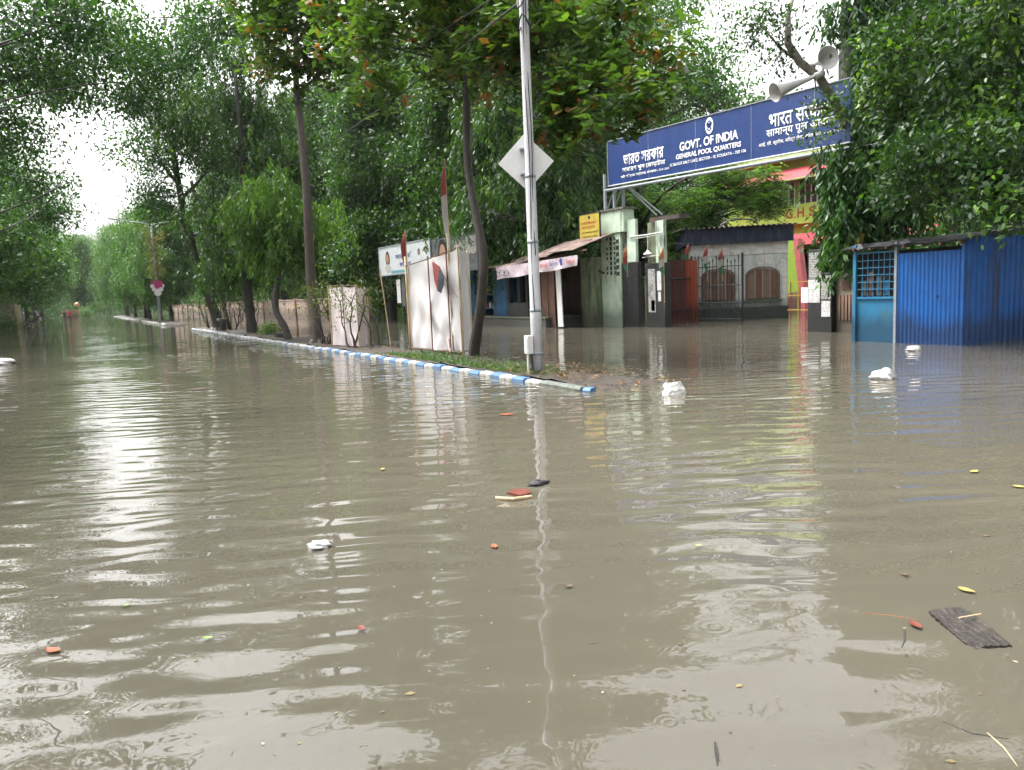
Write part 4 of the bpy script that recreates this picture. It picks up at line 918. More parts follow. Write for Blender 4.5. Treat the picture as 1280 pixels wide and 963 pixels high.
for yy, zz in ((37.0, 3.62), (36.1, 3.7)):
    disc((15.947, yy, zz + .14), .14, FX, .004, sq=1.2).build('small_portrait', 'hair', t); disc((15.944, yy, zz + .11), .08, FX, .004, sq=1.2).build('small_face', 'skin', t); disc((15.947, yy, zz - .16), .2, FX, .004, sq=.6).build('small_shoulders', 'lotus_white', t)
p = mb(); p.box(15.942, 15.946, 38.2, 41.0, 2.8, 2.95); p.build('strip', 'cloth_teal', t)
t = thing('hoarding', (16, 33, 0), 'dark hoarding with a large portrait, behind the white cloth booth', 'hoarding')
p = mb(); p.box(16.0, 16.06, 30.6, 35.5, 2.55, 4.22); p.build('panel', 'slate', t)
portrait(t, 15.995, 34.2, 3.5, 1.5, 'shirt_dark')
p = mb(); p.box(15.99, 15.999, 30.7, 32.9, 3.3, 4.1); p.build('printed_panel', 'poster_grey', t)
for yy in (35.3, 33, 30.8): stick([(16.1, yy, -.4), (16.1, yy, 4.1)], .035).build('post', 'iron_black', t)
# ---- plinth and little stalls
t = thing('stall_plinth', (17.8, 31, 0), 'low mossy concrete plinth under the row of stalls', 'plinth')
p = mb(); p.box(16.9, 19.2, 26.6, 37.2, -.4, .36); p.build('slab', 'concrete', t, bevel=.03)
p = mb(); p.box(16.88, 19.22, 26.58, 37.22, .362, .42); p.build('edge', 'gate_green_mould', t)
t = thing('stall', (17.8, 34.9, .4), 'dark little stall with a yellow panel and a red-lettered poster', 'stall')
p = mb(); p.box(17.3, 18.9, 33.6, 36.9, .42, 2.7); p.build('body', 'stall_blue', t)
p = mb(); p.box(17.24, 17.30, 35.3, 36.0, .85, 2.2); p.build('panel', 'poster_yellow', t)
p = mb(); p.box(17.27, 17.298, 34.1, 34.65, .9, 2.5); p.build('poster', 'poster_red', t)
p = mb(); p.box(17.26, 17.299, 34.75, 35.2, 1.0, 2.3); p.build('opening', 'inside_shade', t)  # dark sheet put on the front for the shade inside the stall
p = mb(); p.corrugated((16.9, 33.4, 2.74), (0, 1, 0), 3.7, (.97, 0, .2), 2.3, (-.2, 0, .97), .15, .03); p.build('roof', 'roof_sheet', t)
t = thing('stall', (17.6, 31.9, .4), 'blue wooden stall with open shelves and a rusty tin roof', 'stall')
p = mb(); p.box(17.9, 18.9, 30.3, 33.2, .42, 2.55); p.build('back_wall', 'inside_shade', t)
for yy in (33.15, 31.6, 30.35):
    p = mb(); p.box(17.3, 17.9, yy - .12, yy + .12, .42, 2.6); p.build('post', 'stall_blue', t)
p = mb(); p.box(17.28, 17.34, 30.4, 31.5, .42, 2.4); p.build('shutter', 'stall_blue', t)
for zz in (.75, 1.4, 1.95):
    p = mb(); p.box(17.35, 17.9, 31.72, 33.0, zz, zz + .05); p.build('shelf', 'stall_blue', t)
for k in range(7):
    p = mb(); zz = (.8, 1.45)[k % 2]; p.lathe([(0, .07), (.2, .07), (.24, .03), (.28, .03)], (17.6, 31.9 + .17 * k, zz), (0, 0, 1), 8); p.build('jar', ('flag_red', 'white_plastic', 'poster_yellow')[k % 3], t)
p = mb(); p.corrugated((16.8, 30.0, 2.62), (0, 1, 0), 3.3, (.97, 0, .16), 2.2, (-.16, 0, .97), .15, .03); p.build('roof', 'tin_rust', t)
# ---- tea stall with rusty awning and banner
t = thing('tea_stall', (17.8, 27.5, 0), 'open tea stall with a rusty tin awning and a pale printed banner', 'stall')
p = mb(); p.box(18.8, 19.0, 25.98, 30.2, -.4, 2.7); p.build('back_wall', 'brown_panel', t)
p = mb(); p.box(17.05, 18.4, 28.2, 29.9, .38, 1.02); p.build('counter', 'black_wash', t)
for yy, xx in ((29.9, 17.1), (29.1, 17.15), (28.35, 17.1), (26.1, 17.15)):
    p = mb(); p.box(xx, xx + .16, yy - .10, yy + .10, -.4, 2.3); p.build('post', 'iron_black', t)
p = mb(); p.box(17.2, 17.4, 27.55, 28.15, -.4, 2.3); p.build('dark_panel', 'black_wash', t)
p = mb(); p.box(17.15, 17.2, 26.1, 27.45, -.1, 2.35); p.build('brown_panel', 'brown_panel', t, bevel=.01)
for yy in (26.25, 27.3, 26.78):
    p = mb(); p.box(17.12, 17.149, yy - .04, yy + .04, -.05, 2.3); p.build('batten', 'old_wood', t)
p = mb(); p.hexa([(17.08, 25.6, .05), (17.12, 25.6, .05), (17.12, 25.95, .05), (17.08, 25.95, .05), (17.08, 25.7, 2.4), (17.12, 25.7, 2.4), (17.12, 26.02, 2.4), (17.08, 26.02, 2.4)]); p.build('white_strip', 'white_plastic', t)
for k, (y0, y1, z0, z1, o_) in enumerate(((28.9, 30.4, 2.62, 2.9, 0), (27.6, 29.0, 2.74, 3.05, .03), (26.1, 27.75, 2.80, 3.25, .06), (24.3, 26.3, 2.92, 3.35, .09))):
    sl = unit(np.array([1.7, 0, z1 - z0 + .12])); p = mb(); p.corrugated((16.72, y0, z0 - .02 + o_), (0, 1, 0), y1 - y0, sl, 2.2, np.cross((0, 1, 0), sl) * -1, .11, .022); p.build('roof_sheet', ('tin_rust', 'roof_sheet', 'tin_rust', 'tin_rust')[k], t)
stick([(16.7, 30.6, 2.5), (16.9, 27, 2.75), (17.2, 24, 2.98)], .03, 6).build('ridge_batten', 'old_wood', t)
stick([(17.0, 29.0, 2.85), (17.6, 26.5, 3.2), (17.9, 24.6, 3.4)], .035, 6).build('loose_batten', 'old_wood', t)
bn = mb(); k = 30; top = lambda y_: 2.60 + (30.2 - y_) * .030; vs = []
for i in range(k + 1):
    y_ = 30.2 - 6.3 * i / k; vs += [(16.68 + .02 * math.sin(i * 1.1), y_, top(y_)), (16.69 + .035 * math.sin(i * .8 + 1), y_, top(y_) - .26 + .012 * math.sin(i * .7)), (16.68 + .03 * math.sin(i * .9 + 2), y_, top(y_) - .53 + .02 * math.sin(i * .5) + (.12 * (i / k)))]
bn.add(vs, [q for i in range(k) for q in ((3 * i, 3 * i + 1, 3 * i + 4, 3 * i + 3), (3 * i + 1, 3 * i + 2, 3 * i + 5, 3 * i + 4))]); bno = bn.build('banner', 'banner_pale', t, True)
for tx, yl, zl, hh, ink in (('Bapuji', 26.6, 2.44, .18, 'ink_red'), ('Cakes', 25.75, 2.47, .17, 'ink_blue'), ('Bapuji', 24.55, 2.51, .15, 'ink_red')):
    for ch in tx:
        wd = hh * (.35 if ch in 'ij' else .62); lo = .3 * hh if ch in 'pj' else 0; up = hh if ch in 'BCkij' else hh * .72
        lettering('letter', ch, (16.615, yl, zl - lo), up + lo * (.6 if ch == 'j' else 1), ink, bno, wd, .012); yl -= wd + hh * .12
for yy in (27.1, 24.9):
    disc((16.61, yy, 2.56 + (27.1 - yy) * .03), .10, FX, .004).build('emblem', 'ink_blue', bno); disc((16.615, yy - .02, 2.44 + (27.1 - yy) * .03), .09, FX, .004, sq=.7).build('emblem', 'ink_blue', bno)
for q in ((30.0, 2.30), (29.55, 2.36), (29.2, 2.33)):
    p = mb(); p.tube([(16.62, q[0] + .22 * math.cos(a), q[1] + .12 * math.sin(a)) for a in np.linspace(0, 5.5, 12)], .013, 4); p.build('painted_curl', 'shirt_dark', bno)

# ================================================================ GATE
# ---- green gate pillar, left
t = thing('gate_pillar', (19.1, 24.4, 0), 'large mouldy pale green gate pillar with pierced slots, left of the gate', 'gate pillar')
p = mb(); p.box(18.75, 19.2, 23.95, 25.20, -.4, 3.62); p.build('shaft', 'gate_green', t, bevel=.015)
p = mb(); p.box(18.68, 19.2, 23.62, 25.28, 3.624, 4.48); p.build('head_block', 'gate_green', t, bevel=.015)
p = mb(); p.box(18.62, 19.26, 23.56, 25.34, 4.484, 4.56); p.build('cap', 'concrete', t)
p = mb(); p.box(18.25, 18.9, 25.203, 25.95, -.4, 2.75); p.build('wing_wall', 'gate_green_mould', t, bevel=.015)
p = mb(); p.box(18.82, 18.95, 23.10, 23.615, 2.45, 4.05); p.build('fin', 'gate_green', t, bevel=.015)
p = mb(); p.box(18.80, 19.0, 23.00, 23.947, -.4, 2.44); p.build('black_base', 'black_wash', t, bevel=.015)
for r_ in range(8):
    for c_ in range(3):
        zz = 3.42 - r_ * .19; yy = 24.78 - c_ * .24; hh = .055 if c_ != 1 else .075
        if c_ == 0 and r_ in (1, 5): continue
        p = mb(); p.box(18.735, 18.80, yy - .035 - .02 * (c_ == 1), yy + .035 + .02 * (c_ == 1), zz - hh, zz + hh); p.build('slot', 'slot_shade', t)
for k in range(6):
    zz = 3.3 - k * .25; p = mb(); p.obox((18.742, 24.12, zz), (.012, 0, 0), (0, .09, .07), (0, -.014, .018)); p.build('slot', 'slot_shade', t); p = mb(); p.obox((18.738, 24.12, zz), (.012, 0, 0), (0, .09, -.07), (0, .014, .018)); p.build('slot', 'slot_shade', t)
stick([(18.66, 25.9, 2.42), (18.62, 25.2, 2.22), (18.6, 24.85, 2.10)], .045, 6).build('bracket', 'iron_black', t)
# ---- yellow notice
t = thing('notice_board', (18.2, 25.25, 3.3), 'yellow notice board with red heading on the green pillar', 'notice board')
p = mb(); p.box(18.28, 18.32, 24.62, 25.95, 3.33, 4.45); p.build('panel', 'notice_yellow', t)
for a in ((24.58, 25.99, 4.45, 4.49), (24.58, 25.99, 3.29, 3.33)):
    p = mb(); p.box(18.27, 18.33, *a); p.build('frame', 'iron_black', t)
for a in ((24.58, 24.62), (25.95, 25.99)):
    p = mb(); p.box(18.272, 18.328, a[0], a[1], 3.333, 4.447); p.build('frame', 'iron_black', t)
disc((18.275, 25.28, 4.32), .07, FX, .004).build('emblem', 'ink_black', t)
for k, (tx, hh, ink, wd) in enumerate((('সরকারি বিজ্ঞপ্তি', .17, 'ink_red', 1.05), ('আদেশানুসারে', .13, 'ink_red', .95), ('এই এলাকায় প্রেবশ', .09, 'ink_black', 1.1), ('নিেষধ আেদশ দ্বারা', .09, 'ink_black', 1.0), ('কতৃপক্ষ', .09, 'ink_black', .6))):
    lettering('lettering', tx, (18.275, 25.85 - .03 * k, 4.02 - k * .165), hh, ink, t, wd, .006)
for yy in (25.0, 25.7): stick([(18.34, yy, 3.5), (18.9, yy, 3.5)], .02, 6).build('bracket', 'steel_grey', t)
# ---- black and green pillar, right of the small gap
t = thing('gate_pillar', (19.1, 21.9, 0), 'black-washed gate pillar covered in torn posters, with a green fin on top', 'gate pillar')
p = mb(); p.box(18.85, 19.15, 21.55, 22.62, -.4, 2.34); p.build('base', 'black_wash', t, bevel=.015)
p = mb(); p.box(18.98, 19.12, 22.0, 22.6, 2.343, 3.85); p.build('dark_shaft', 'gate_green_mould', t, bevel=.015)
p = mb(); p.box(18.85, 19.0, 21.56, 21.995, 2.346, 3.86); p.build('fin', 'gate_green', t, bevel=.015)
p = mb(); p.box(19.01, 19.5, 20.9, 22.5, 3.862, 4.02); p.build('beam', 'roof_sheet', t)
for (a, b_, c, d, mt) in ((22.05, 22.45, .55, 2.15, 'poster_grey'), (21.72, 21.95, 1.35, 2.05, 'poster_white'), (21.75, 21.9, .95, 1.3, 'poster_white'), (22.1, 22.3, .6, 1.0, 'poster_white')):
    p = mb(); p.box(18.842, 18.848, a, b_, c, d); p.build('poster', mt, t)
# ---- pipe with hanging lamp between the pillars
t = thing('gate_lamp', (18.85, 22.4, 3.3), 'metal shaded lamp hanging from a white pipe between the two gate pillars', 'lamp')
stick([(18.8, 23.4, 3.40), (18.75, 22.3, 3.40), (18.7, 21.4, 3.42)], .022, 8).build('pipe', 'white_plastic', t)
stick([(18.8, 23.4, 3.31), (18.76, 22.3, 3.33), (18.72, 21.4, 3.36)], .012, 6).build('pipe', 'white_plastic', t)
stick([(18.76, 22.35, 3.38), (18.76, 22.33, 2.75)], .012, 6).build('drop_rod', 'white_plastic', t)
mb().lathe([(.16, .03), (.12, .06), (.02, .17), (0, .18), (-.02, .10), (-.10, .07), (-.12, .0)], (18.76, 22.33, 2.68), (0, 0, 1)).build('lamp_shade', 'horn_grey', t, True)
stick([(18.72, 22.6, 2.58), (18.72, 21.6, 2.62)], .012, 6).build('stay', 'white_plastic', t)
# ---- red brown boarded leaf, orange leaf, black bar leaf
t = thing('gate_leaf', (20.0, 21.6, 0), 'dark red-brown boarded gate leaf behind the black pillar', 'gate')
yb = 23.9
for k in range(9):
    p = mb(); a = np.array([20.25 + k * .16, 23.9 - k * .085]); p.hexa([(a[0], a[1], -.3), (a[0] + .02, a[1] + .03, -.3), (a[0] + .17, a[1] - .05, -.3), (a[0] + .15, a[1] - .08, -.3), (a[0], a[1], 2.5), (a[0] + .02, a[1] + .03, 2.5), (a[0] + .17, a[1] - .05, 2.5), (a[0] + .15, a[1] - .08, 2.5)]); p.build('board', 'brick_rust', t)
for zz in (.5, 1.75): stick([(20.2, 23.86, zz), (21.6, 23.1, zz)], .03, 6).build('rail', 'iron_black', t)
t = thing('gate_leaf', (21.3, 23.4, 0), 'narrow orange-red corrugated gate leaf beside the black barred gate', 'gate')
p = mb(); p.corrugated((21.28, 23.62, -.3), unit(np.array([.5, -.87, 0])), .85, (0, 0, 1), 2.75, (-.87, -.5, 0), .12, .03); p.build('sheet', 'rust_orange', t)
for s_ in (0, .85): stick([(21.28 + .5 * s_, 23.62 - .87 * s_, -.3), (21.28 + .5 * s_, 23.62 - .87 * s_, 2.5)], .025, 6).build('stile', 'rust_orange', t)
t = thing('barred_gate', (22, 22.1, 0), 'black iron barred gate leaf with spear tops standing open before the guard house', 'gate')
g0, g1 = np.array([21.72, 23.2]), np.array([22.23, 21.02])
bar = mb(); bar.tube([(0, 0, -.3), (0, 0, 2.36)], .016, 5); bar.tube([(0, 0, 2.36), (0, 0, 2.40), (0, 0, 2.54)], [.016, .034, .002], 5); barm = bar.mesh('bar', 'iron_black')
for k in range(15):
    q = g0 + (g1 - g0) * (k / 14); place('bar', barm, t, (q[0], q[1], 0), scale=(1, 1, 1 + .05 * math.sin(k)))
for zz in (.12, .75, 1.42, 2.15):
    p = mb(); p.tube([(g0[0], g0[1], zz), (g1[0], g1[1], zz)], .02, 6); p.build('rail', 'iron_black', t)
for q in (g0, g1):
    p = mb(); p.box(q[0] - .03, q[0] + .03, q[1] - .03, q[1] + .03, -.35, 2.62); p.build('stile', 'iron_black', t)
p = mb(); p.tube([(g0[0], g0[1], 2.1), (g1[0], g1[1], .15)], .014, 5); p.build('brace', 'iron_black', t)
# small flags tied to the gate
for (b0, tz, bands, lab) in (((20.9, 23.7, 1.3), 2.9, ['flag_orange', 'flag_white', 'brick_rust'], 'faded pink flag hanging before the red-brown gate leaf'), ((21.66, 23.3, 1.6), 3.15, ['flag_red', 'flag_green', 'flag_green'], 'red and green flag on the hinge side of the barred gate'), ((21.9, 22.5, 1.6), 3.02, ['flag_red', 'flag_white', 'flag_green'], 'tricolour flag tied to the middle of the barred gate'), ((22.05, 21.85, 1.6), 2.85, ['flag_red', 'flag_white', 'flag_green'], 'tricolour flag tied near the free end of the barred gate'), ((18.75, 21.45, .9), 2.9, ['flag_orange', 'flag_white', 'flag_green'], 'tricolour flag drooping at the right edge of the black pillar'), ((18.65, 23.4, 1.9), 3.1, ['flag_orange', 'flag_red', 'flag_green'], 'crumpled orange and green flag on the right flank of the green pillar')):
    flag_on_pole(b0, (b0[0], b0[1], tz), bands, .95 if tz - b0[2] > 1 else .8, .17, lab, .010, 'party flags on sticks')

# ================================================================ GUARD HOUSE
HX, HY = 25.1, 21.35                                        # right front corner; the front runs back to the left, turned 52 degrees
t = thing('guard_house', (HX, HY, 0), 'grey-green guard house with arched brown windows and a navy tin fascia', 'building')
t.rotation_euler = (0, 0, math.radians(52)); FW = 3.75
p = mb(); p.box(HX, HX + 5, HY, HY + FW, .50, 2.60); p.build('wall', 'house_wall', t)
p = mb(); p.box(HX - .06, HX + 5, HY - .03, HY + FW + .05, -.4, .497); p.build('plinth', 'house_plinth', t)
p = mb(); p.box(HX - .02, HX + 5.02, HY - .02, HY + FW + .03, 2.603, 3.12); p.build('white_band', 'white_band', t)
p = mb(); p.corrugated((HX - .14, HY - .2, 3.06), (0, 1, 0), FW + .45, (0, 0, 1), .62, (-1, 0, 0), .16, .025); p.build('fascia', 'fascia_navy', t)
p = mb(); p.corrugated((HX - .14, HY + FW + .26, 3.06), (1, 0, 0), 5.3, (0, 0, 1), .62, (0, 1, 0), .16, .025); p.build('fascia', 'fascia_navy', t)
p = mb(); p.corrugated((HX - .3, HY - .35, 3.70), (0, 1, 0), FW + .8, unit(np.array([1, 0, .04])), 5.6, (-.04, 0, 1), .2, .04); p.build('roof', 'roof_sheet', t)
p = mb(); p.box(HX + .05, HX + 4.9, HY + .05, HY + FW - .05, 3.123, 3.66); p.build('roof_void', 'inside_shade', t)
p = mb(); p.tube([(HX - .25, HY + 1.9 + .7 * math.cos(a), 3.74 + .26 * math.sin(a)) for a in np.linspace(0.1, 3.0, 10)], .03, 6); p.build('roof_arch', 'iron_black', t)
def arch_pts(yc, z0, wd, hh, rise, X, k=9):
    pts = [(X, yc - wd / 2, z0), (X, yc - wd / 2, z0 + hh)]
    for i in range(1, k): a = math.pi * (1 - i / k); pts.append((X, yc + wd / 2 * math.cos(a), z0 + hh + rise * math.sin(a)))
    return pts + [(X, yc + wd / 2, z0 + hh), (X, yc + wd / 2, z0)]
for yc in (HY + .98, HY + 2.72):
    wn = mb().prism(arch_pts(yc, .80, 1.24, .95, .28, HX - .03)[::-1], (.05, 0, 0)).build('window', 'shutter_brown', t)
    for k in range(4):
        y0 = yc - .58 + k * .29; s_ = mb(); s_.box(HX - .055, HX - .031, y0 + .015, y0 + .275, .84, 1.76 + (.2 if k in (1, 2) else .06)); s_.build('shutter', 'shutter_brown' if k % 2 else 'old_wood', wn)
    for k in range(3):
        y0 = yc - .29 + k * .29; s_ = mb(); s_.box(HX - .085, HX - .056, y0 - .016, y0 + .016, .82, 1.98); s_.build('mullion', 'shutter_pale', wn)
    ar = arch_pts(yc, .80, 1.30, .96, .32, HX - .07); s_ = mb(); s_.tube(ar, .028, 6); s_.build('arch_frame', 'old_wood', wn)
    s_ = mb(); s_.box(HX - .12, HX + .0, yc - .75, yc + .75, .70, .775); s_.build('sill', 'house_plinth', wn)
for (a, b_, c, d) in ((.62, .88, 2.2, 2.56), (.93, 1.19, 2.2, 2.56), (.06, .25, .8, 2.35), (1.72, 1.95, .8, 2.25), (3.42, 3.62, .9, 2.2)):
    p = mb(); p.box(HX - .012, HX - .004, HY + a, HY + b_, c, d); p.build('poster', 'poster_white', t)

# ================================================================ SCHOOL
SX = 45.0
t = thing('school_building', (SX + 3, 36, 0), 'yellow-green school building with red sunshades and painted lettering', 'building')
p = mb(); p.box(SX, SX + 8, 26, 44, -.4, 13); p.build('wall', 'school_green', t)
p = mb(); p.box(SX - .3, SX - .003, 26, 44, 5.3, 6.65); p.build('name_band', 'school_yellow', t)
p = mb(); p.box(SX - .6, SX - .003, 26, 44, 9.75, 12.2); p.build('parapet_band', 'school_cream', t)
for z0 in (6.95, ):
    p = mb(); p.prism([(SX - 1.1, 26, 8.35), (SX - .003, 26, 8.45), (SX - .003, 26, 9.15), (SX - .2, 26, 9.15)], (0, 18, 0)); p.build('sunshade', 'school_red', t)
    p = mb(); p.box(SX - 1.12, SX - .9, 26, 44, 8.24, 8.345); p.build('sunshade_edge', 'school_cream', t)
p = mb(); p.prism([(SX - 2.4, 26, 3.75), (SX - .003, 26, 3.85), (SX - .003, 26, 4.65), (SX - 2.0, 26, 4.5)], (0, 18, 0)); p.build('porch_roof', 'school_red', t)
for y0 in (41.0, 38.6, 36.2, 33.8, 31.4, 29.0):
    wn = mb(); wn.box(SX - .05, SX - .004, y0 - 1.0, y0 + 1.0, 6.67, 8.2); wn = wn.build('window', 'school_glass', t)
    for k in range(5):
        f_ = mb(); f_.box(SX - .12, SX - .052, y0 - 1.02 + k * .5, y0 - .96 + k * .5, 6.67, 8.2); f_.build('mullion', 'sign_white', wn)
for y0 in (40, 37, 34, 31):
    p = mb(); p.box(SX - .05, SX - .004, y0 - 1.2, y0 + 1.2, -.2, 3.5); p.build('doorway', 'inside_shade', t)  # dark sheet put on the wall for the shade of the doorway
    p = mb(); p.box(SX - 2.2, SX - 1.9, y0 - 1.55, y0 - 1.3, -.4, 3.74); p.build('porch_column', 'sign_white', t)
yl = 38.2
for ch, wd, hh in (('G', .62, .68), ('.', .12, .12), ('H', .58, .68), ('.', .12, .12), ('S', .56, .68), (' ', .5, 0), ('P', .56, .68), ('U', .58, .68), ('B', .56, .68), ('L', .5, .68), ('I', .14, .68), ('C', .6, .68)):
    if hh: lettering('letter', ch, (SX - .31, yl, 5.72), hh, 'letter_brown', t, wd, .03)
    yl -= wd + .13
p = mb(); p.prism([(34.0, 27.95, -.4), (34.0, 30.2, -.4), (34.0, 30.2, 3.6), (34.0, 28.5, 3.6)], (.3, 0, 0)); p.build('stair_parapet', 'school_green', t)
p = mb(); p.prism([(33.97, 27.62, -.4), (33.97, 27.98, -.4), (33.97, 28.55, 3.65), (33.97, 28.22, 3.65)], (.35, 0, 0)); p.build('stair_rail', 'school_pink', t)
p = mb(); p.prism([(33.96, 27.99, -.4), (33.96, 30.2, -.4), (33.96, 30.2, .5), (33.96, 28.1, .9)], (.03, 0, 0)); p.build('stair_base', 'wall_pier', t)
# yellow barrier
t = thing('barrier', (24.2, 19.6, 0), 'yellow and red barred barrier between the guard house and the poster post', 'barrier')
for yy in (20.45, 20.1, 19.75, 19.4, 19.05, 18.7):
    p = mb(); p.box(24.2, 24.23, yy - .014, yy + .014, -.3, 1.42); p.build('bar', 'flag_red' if int(yy * 20) % 3 else 'yellow_rail', t)
for zz in (.35, .9, 1.42):
    p = mb(); p.box(24.19, 24.25, 18.6, 20.6, zz, zz + .035); p.build('rail', 'yellow_rail', t)

# ================================================================ POSTER POST, BEIGE WALL
t = thing('poster_post', (19.1, 15.05, 0), 'black concrete gate post plastered with torn grey posters, left of the beige wall', 'post')
p = mb(); p.box(18.9, 19.5, 14.83, 15.35, -.4, 2.38); p.build('shaft', 'black_wash', t, bevel=.015)
p = mb(); p.box(18.8, 19.4, 14.45, 14.826, -.4, 1.70); p.build('side_block', 'black_wash', t, bevel=.015)
for (a, b_, c, d, mt, X) in ((14.88, 15.30, 1.55, 2.30, 'poster_grey', 18.89), (14.92, 15.32, .85, 1.52, 'poster_white', 18.888), (14.47, 14.80, .95, 1.62, 'poster_grey', 18.79), (14.49, 14.78, .45, .9, 'poster_white', 18.788), (15.36, 15.62, .85, 1.3, 'white_board', 18.95)):
    p = mb(); p.box(X, X + .008, a, b_, c, d); p.build('poster', mt, t)
t = thing('beige_wall', (19.2, 14.1, 0), 'stained beige wall stub beside the blue shed', 'wall')
p = mb(); p.box(19.0, 19.4, 11.9, 14.44, -.4, 1.55); p.build('wall', 'beige_wall', t)
p = mb(); p.box(18.93, 19.47, 11.9, 14.43, 1.553, 1.64); p.build('coping', 'beige_wall', t)
p = mb(); p.box(18.975, 18.997, 14.0, 14.25, 1.2, 1.45); p.build('patch', 'brown_panel', t)
for k in range(5):
    p = mb(); p.box(18.96, 18.997, 13.85 + k * .11, 13.92 + k * .11, .35, 1.05); p.build('pilaster', 'wall_pier', t)
t = thing('container', (19.6, 14.0, 1.6), 'small orange-yellow container hanging beside the dark tree trunk', 'container')
q = on_x(1072, 300, 18.4); p = mb(); p.lathe([(0, .05), (.0, .09), (.34, .13), (.36, .14), (.36, .11)], (q[0], q[1], q[2] - .2), (.1, -.1, 1), 10); p.build('body', 'yellow_rail', t)
t = thing('flag', (18.5, 14.6, .5), 'narrow orange flag on a stick before the school, above the poster post', 'flag', 'party flags on sticks')
t2 = t; q = on_x(1031, 270, 18.7); stick([(18.7, q[1], 2.2), (18.7, q[1], q[2])], .015, 6).build('flag_stick', 'bamboo', t2)
f_ = mb(); f_.add([(18.69, q[1], q[2]), (18.66, q[1] - .06, q[2] - .3), (18.69, q[1] - .10, q[2] - .8), (18.68, q[1] + .02, q[2] - .9)], [(0, 1, 2, 3)]); f_.build('flag_cloth', 'flag_orange', t2)

# ================================================================ BLUE SHED
SHX = 16.5
t = thing('tin_shed', (17.6, 10.7, 0), 'bright blue corrugated tin shed with a barred window, standing in the water', 'shed')
p = mb(); p.box(SHX + .05, SHX + 2.9, 9.50, 12.0, -.4, 2.12); p.build('inner_wall', 'inside_shade', t)
p = mb(); p.corrugated((SHX, 9.47, -.4), (0, 1, 0), 1.46, (0, 0, 1), 2.44, (-1, 0, 0), .098, .016); p.build('front_sheet', 'shed_blue', t)
p = mb(); p.corrugated((SHX + .03, 9.44, -.4), (1, 0, 0), 2.9, (0, 0, 1), 2.72, (0, -1, 0), .22, .05); p.build('side_sheet', 'shed_blue', t)
p = mb(); p.box(SHX + .02, SHX + .045, 10.96, 12.05, -.4, 1.02); p.build('lower_panel', 'shed_cyan', t)
for (a, b_) in ((9.40, 9.46), (10.93, 10.99), (11.98, 12.06)):
    p = mb(); p.box(SHX - .045, SHX + .03, a, b_, -.4, 2.30); p.build('corner_post', 'shed_blue' if a < 10 else ('steel_grey' if a < 11 else 'shed_cyan'), t)
for zz, h_ in ((1.02, .05), (2.08, .04)):
    p = mb(); p.box(SHX - .02, SHX + .04, 10.992, 11.978, zz, zz + h_); p.build('window_rail', 'shed_cyan', t)
for k in range(1, 6):
    zz = 1.07 + k * .168; p = mb(); p.box(SHX - .008, SHX + .012, 10.992, 11.978, zz, zz + .018); p.build('window_bar', 'shed_cyan', t)
for k in range(1, 7):
    yy = 10.99 + k * .141; p = mb(); p.box(SHX + .014, SHX + .026, yy, yy + .016, 1.07, 2.08); p.build('window_bar', 'shed_cyan', t)
for k in range(4):
    p = mb(); yy = 11.15 + k * .2; p.box(SHX + .03, SHX + .046, yy, yy + .13, 1.1, 1.1 + .35 + .1 * (k % 3)); p.build('stored_box', ('stall_blue', 'slate', 'brown_panel', 'slate')[k], t)
p = mb(); p.box(SHX - .012, SHX + .02, 9.95, 10.03, 1.02, 1.08); p.build('hasp', 'iron_black', t)
vs, fs = [], []
nx, ny = 16, 16
for i in range(nx + 1):
    for j_ in range(ny + 1):
        u, v = i / nx, j_ / ny; vs.append((SHX - .14 + 3.3 * u + RN.normal(0, .015), 9.2 + 3.1 * v + RN.normal(0, .015), 2.27 + .22 * u + .06 * (1 - v) + RN.normal(0, .022) - (.07 if i == 0 else 0)))
for i in range(nx):
    for j_ in range(ny):
        a = i * (ny + 1) + j_; fs.append((a, a + ny + 1, a + ny + 2, a + 1))
r = mb().add(vs, fs).build('roof_tarp', 'tarp_black', t); md = r.modifiers.new('thick', 'SOLIDIFY'); md.thickness = .05
for k in range(7):
    p = mb(); yy = 9.4 + k * .42; p.box(SHX - .2, SHX + .02, yy, yy + .05, 2.16, 2.21); p.build('rafter', 'old_wood', t)
# spiked fence behind the shed
t = thing('spiked_fence', (18.6, 10.5, 0), 'black spear-topped fence showing just above the shed roof', 'fence')
sp = mb(); sp.tube([(0, 0, 1.2), (0, 0, 2.85)], .014, 5); sp.tube([(0, 0, 2.85), (0, 0, 2.88), (0, 0, 3.05)], [.014, .032, .002], 5); spm = sp.mesh('spear', 'iron_black')
for k in range(26): place('spear', spm, t, (19.55, 8.2 + k * .13, 0))
for zz in (1.6, 2.6):
    p = mb(); p.box(19.53, 19.57, 8.1, 11.6, zz, zz + .04); p.build('rail', 'iron_black', t)
p = mb(); p.box(19.45, 19.65, 8.1, 11.6, -.4, 1.2); p.build('base_wall', 'beige_wall', t)

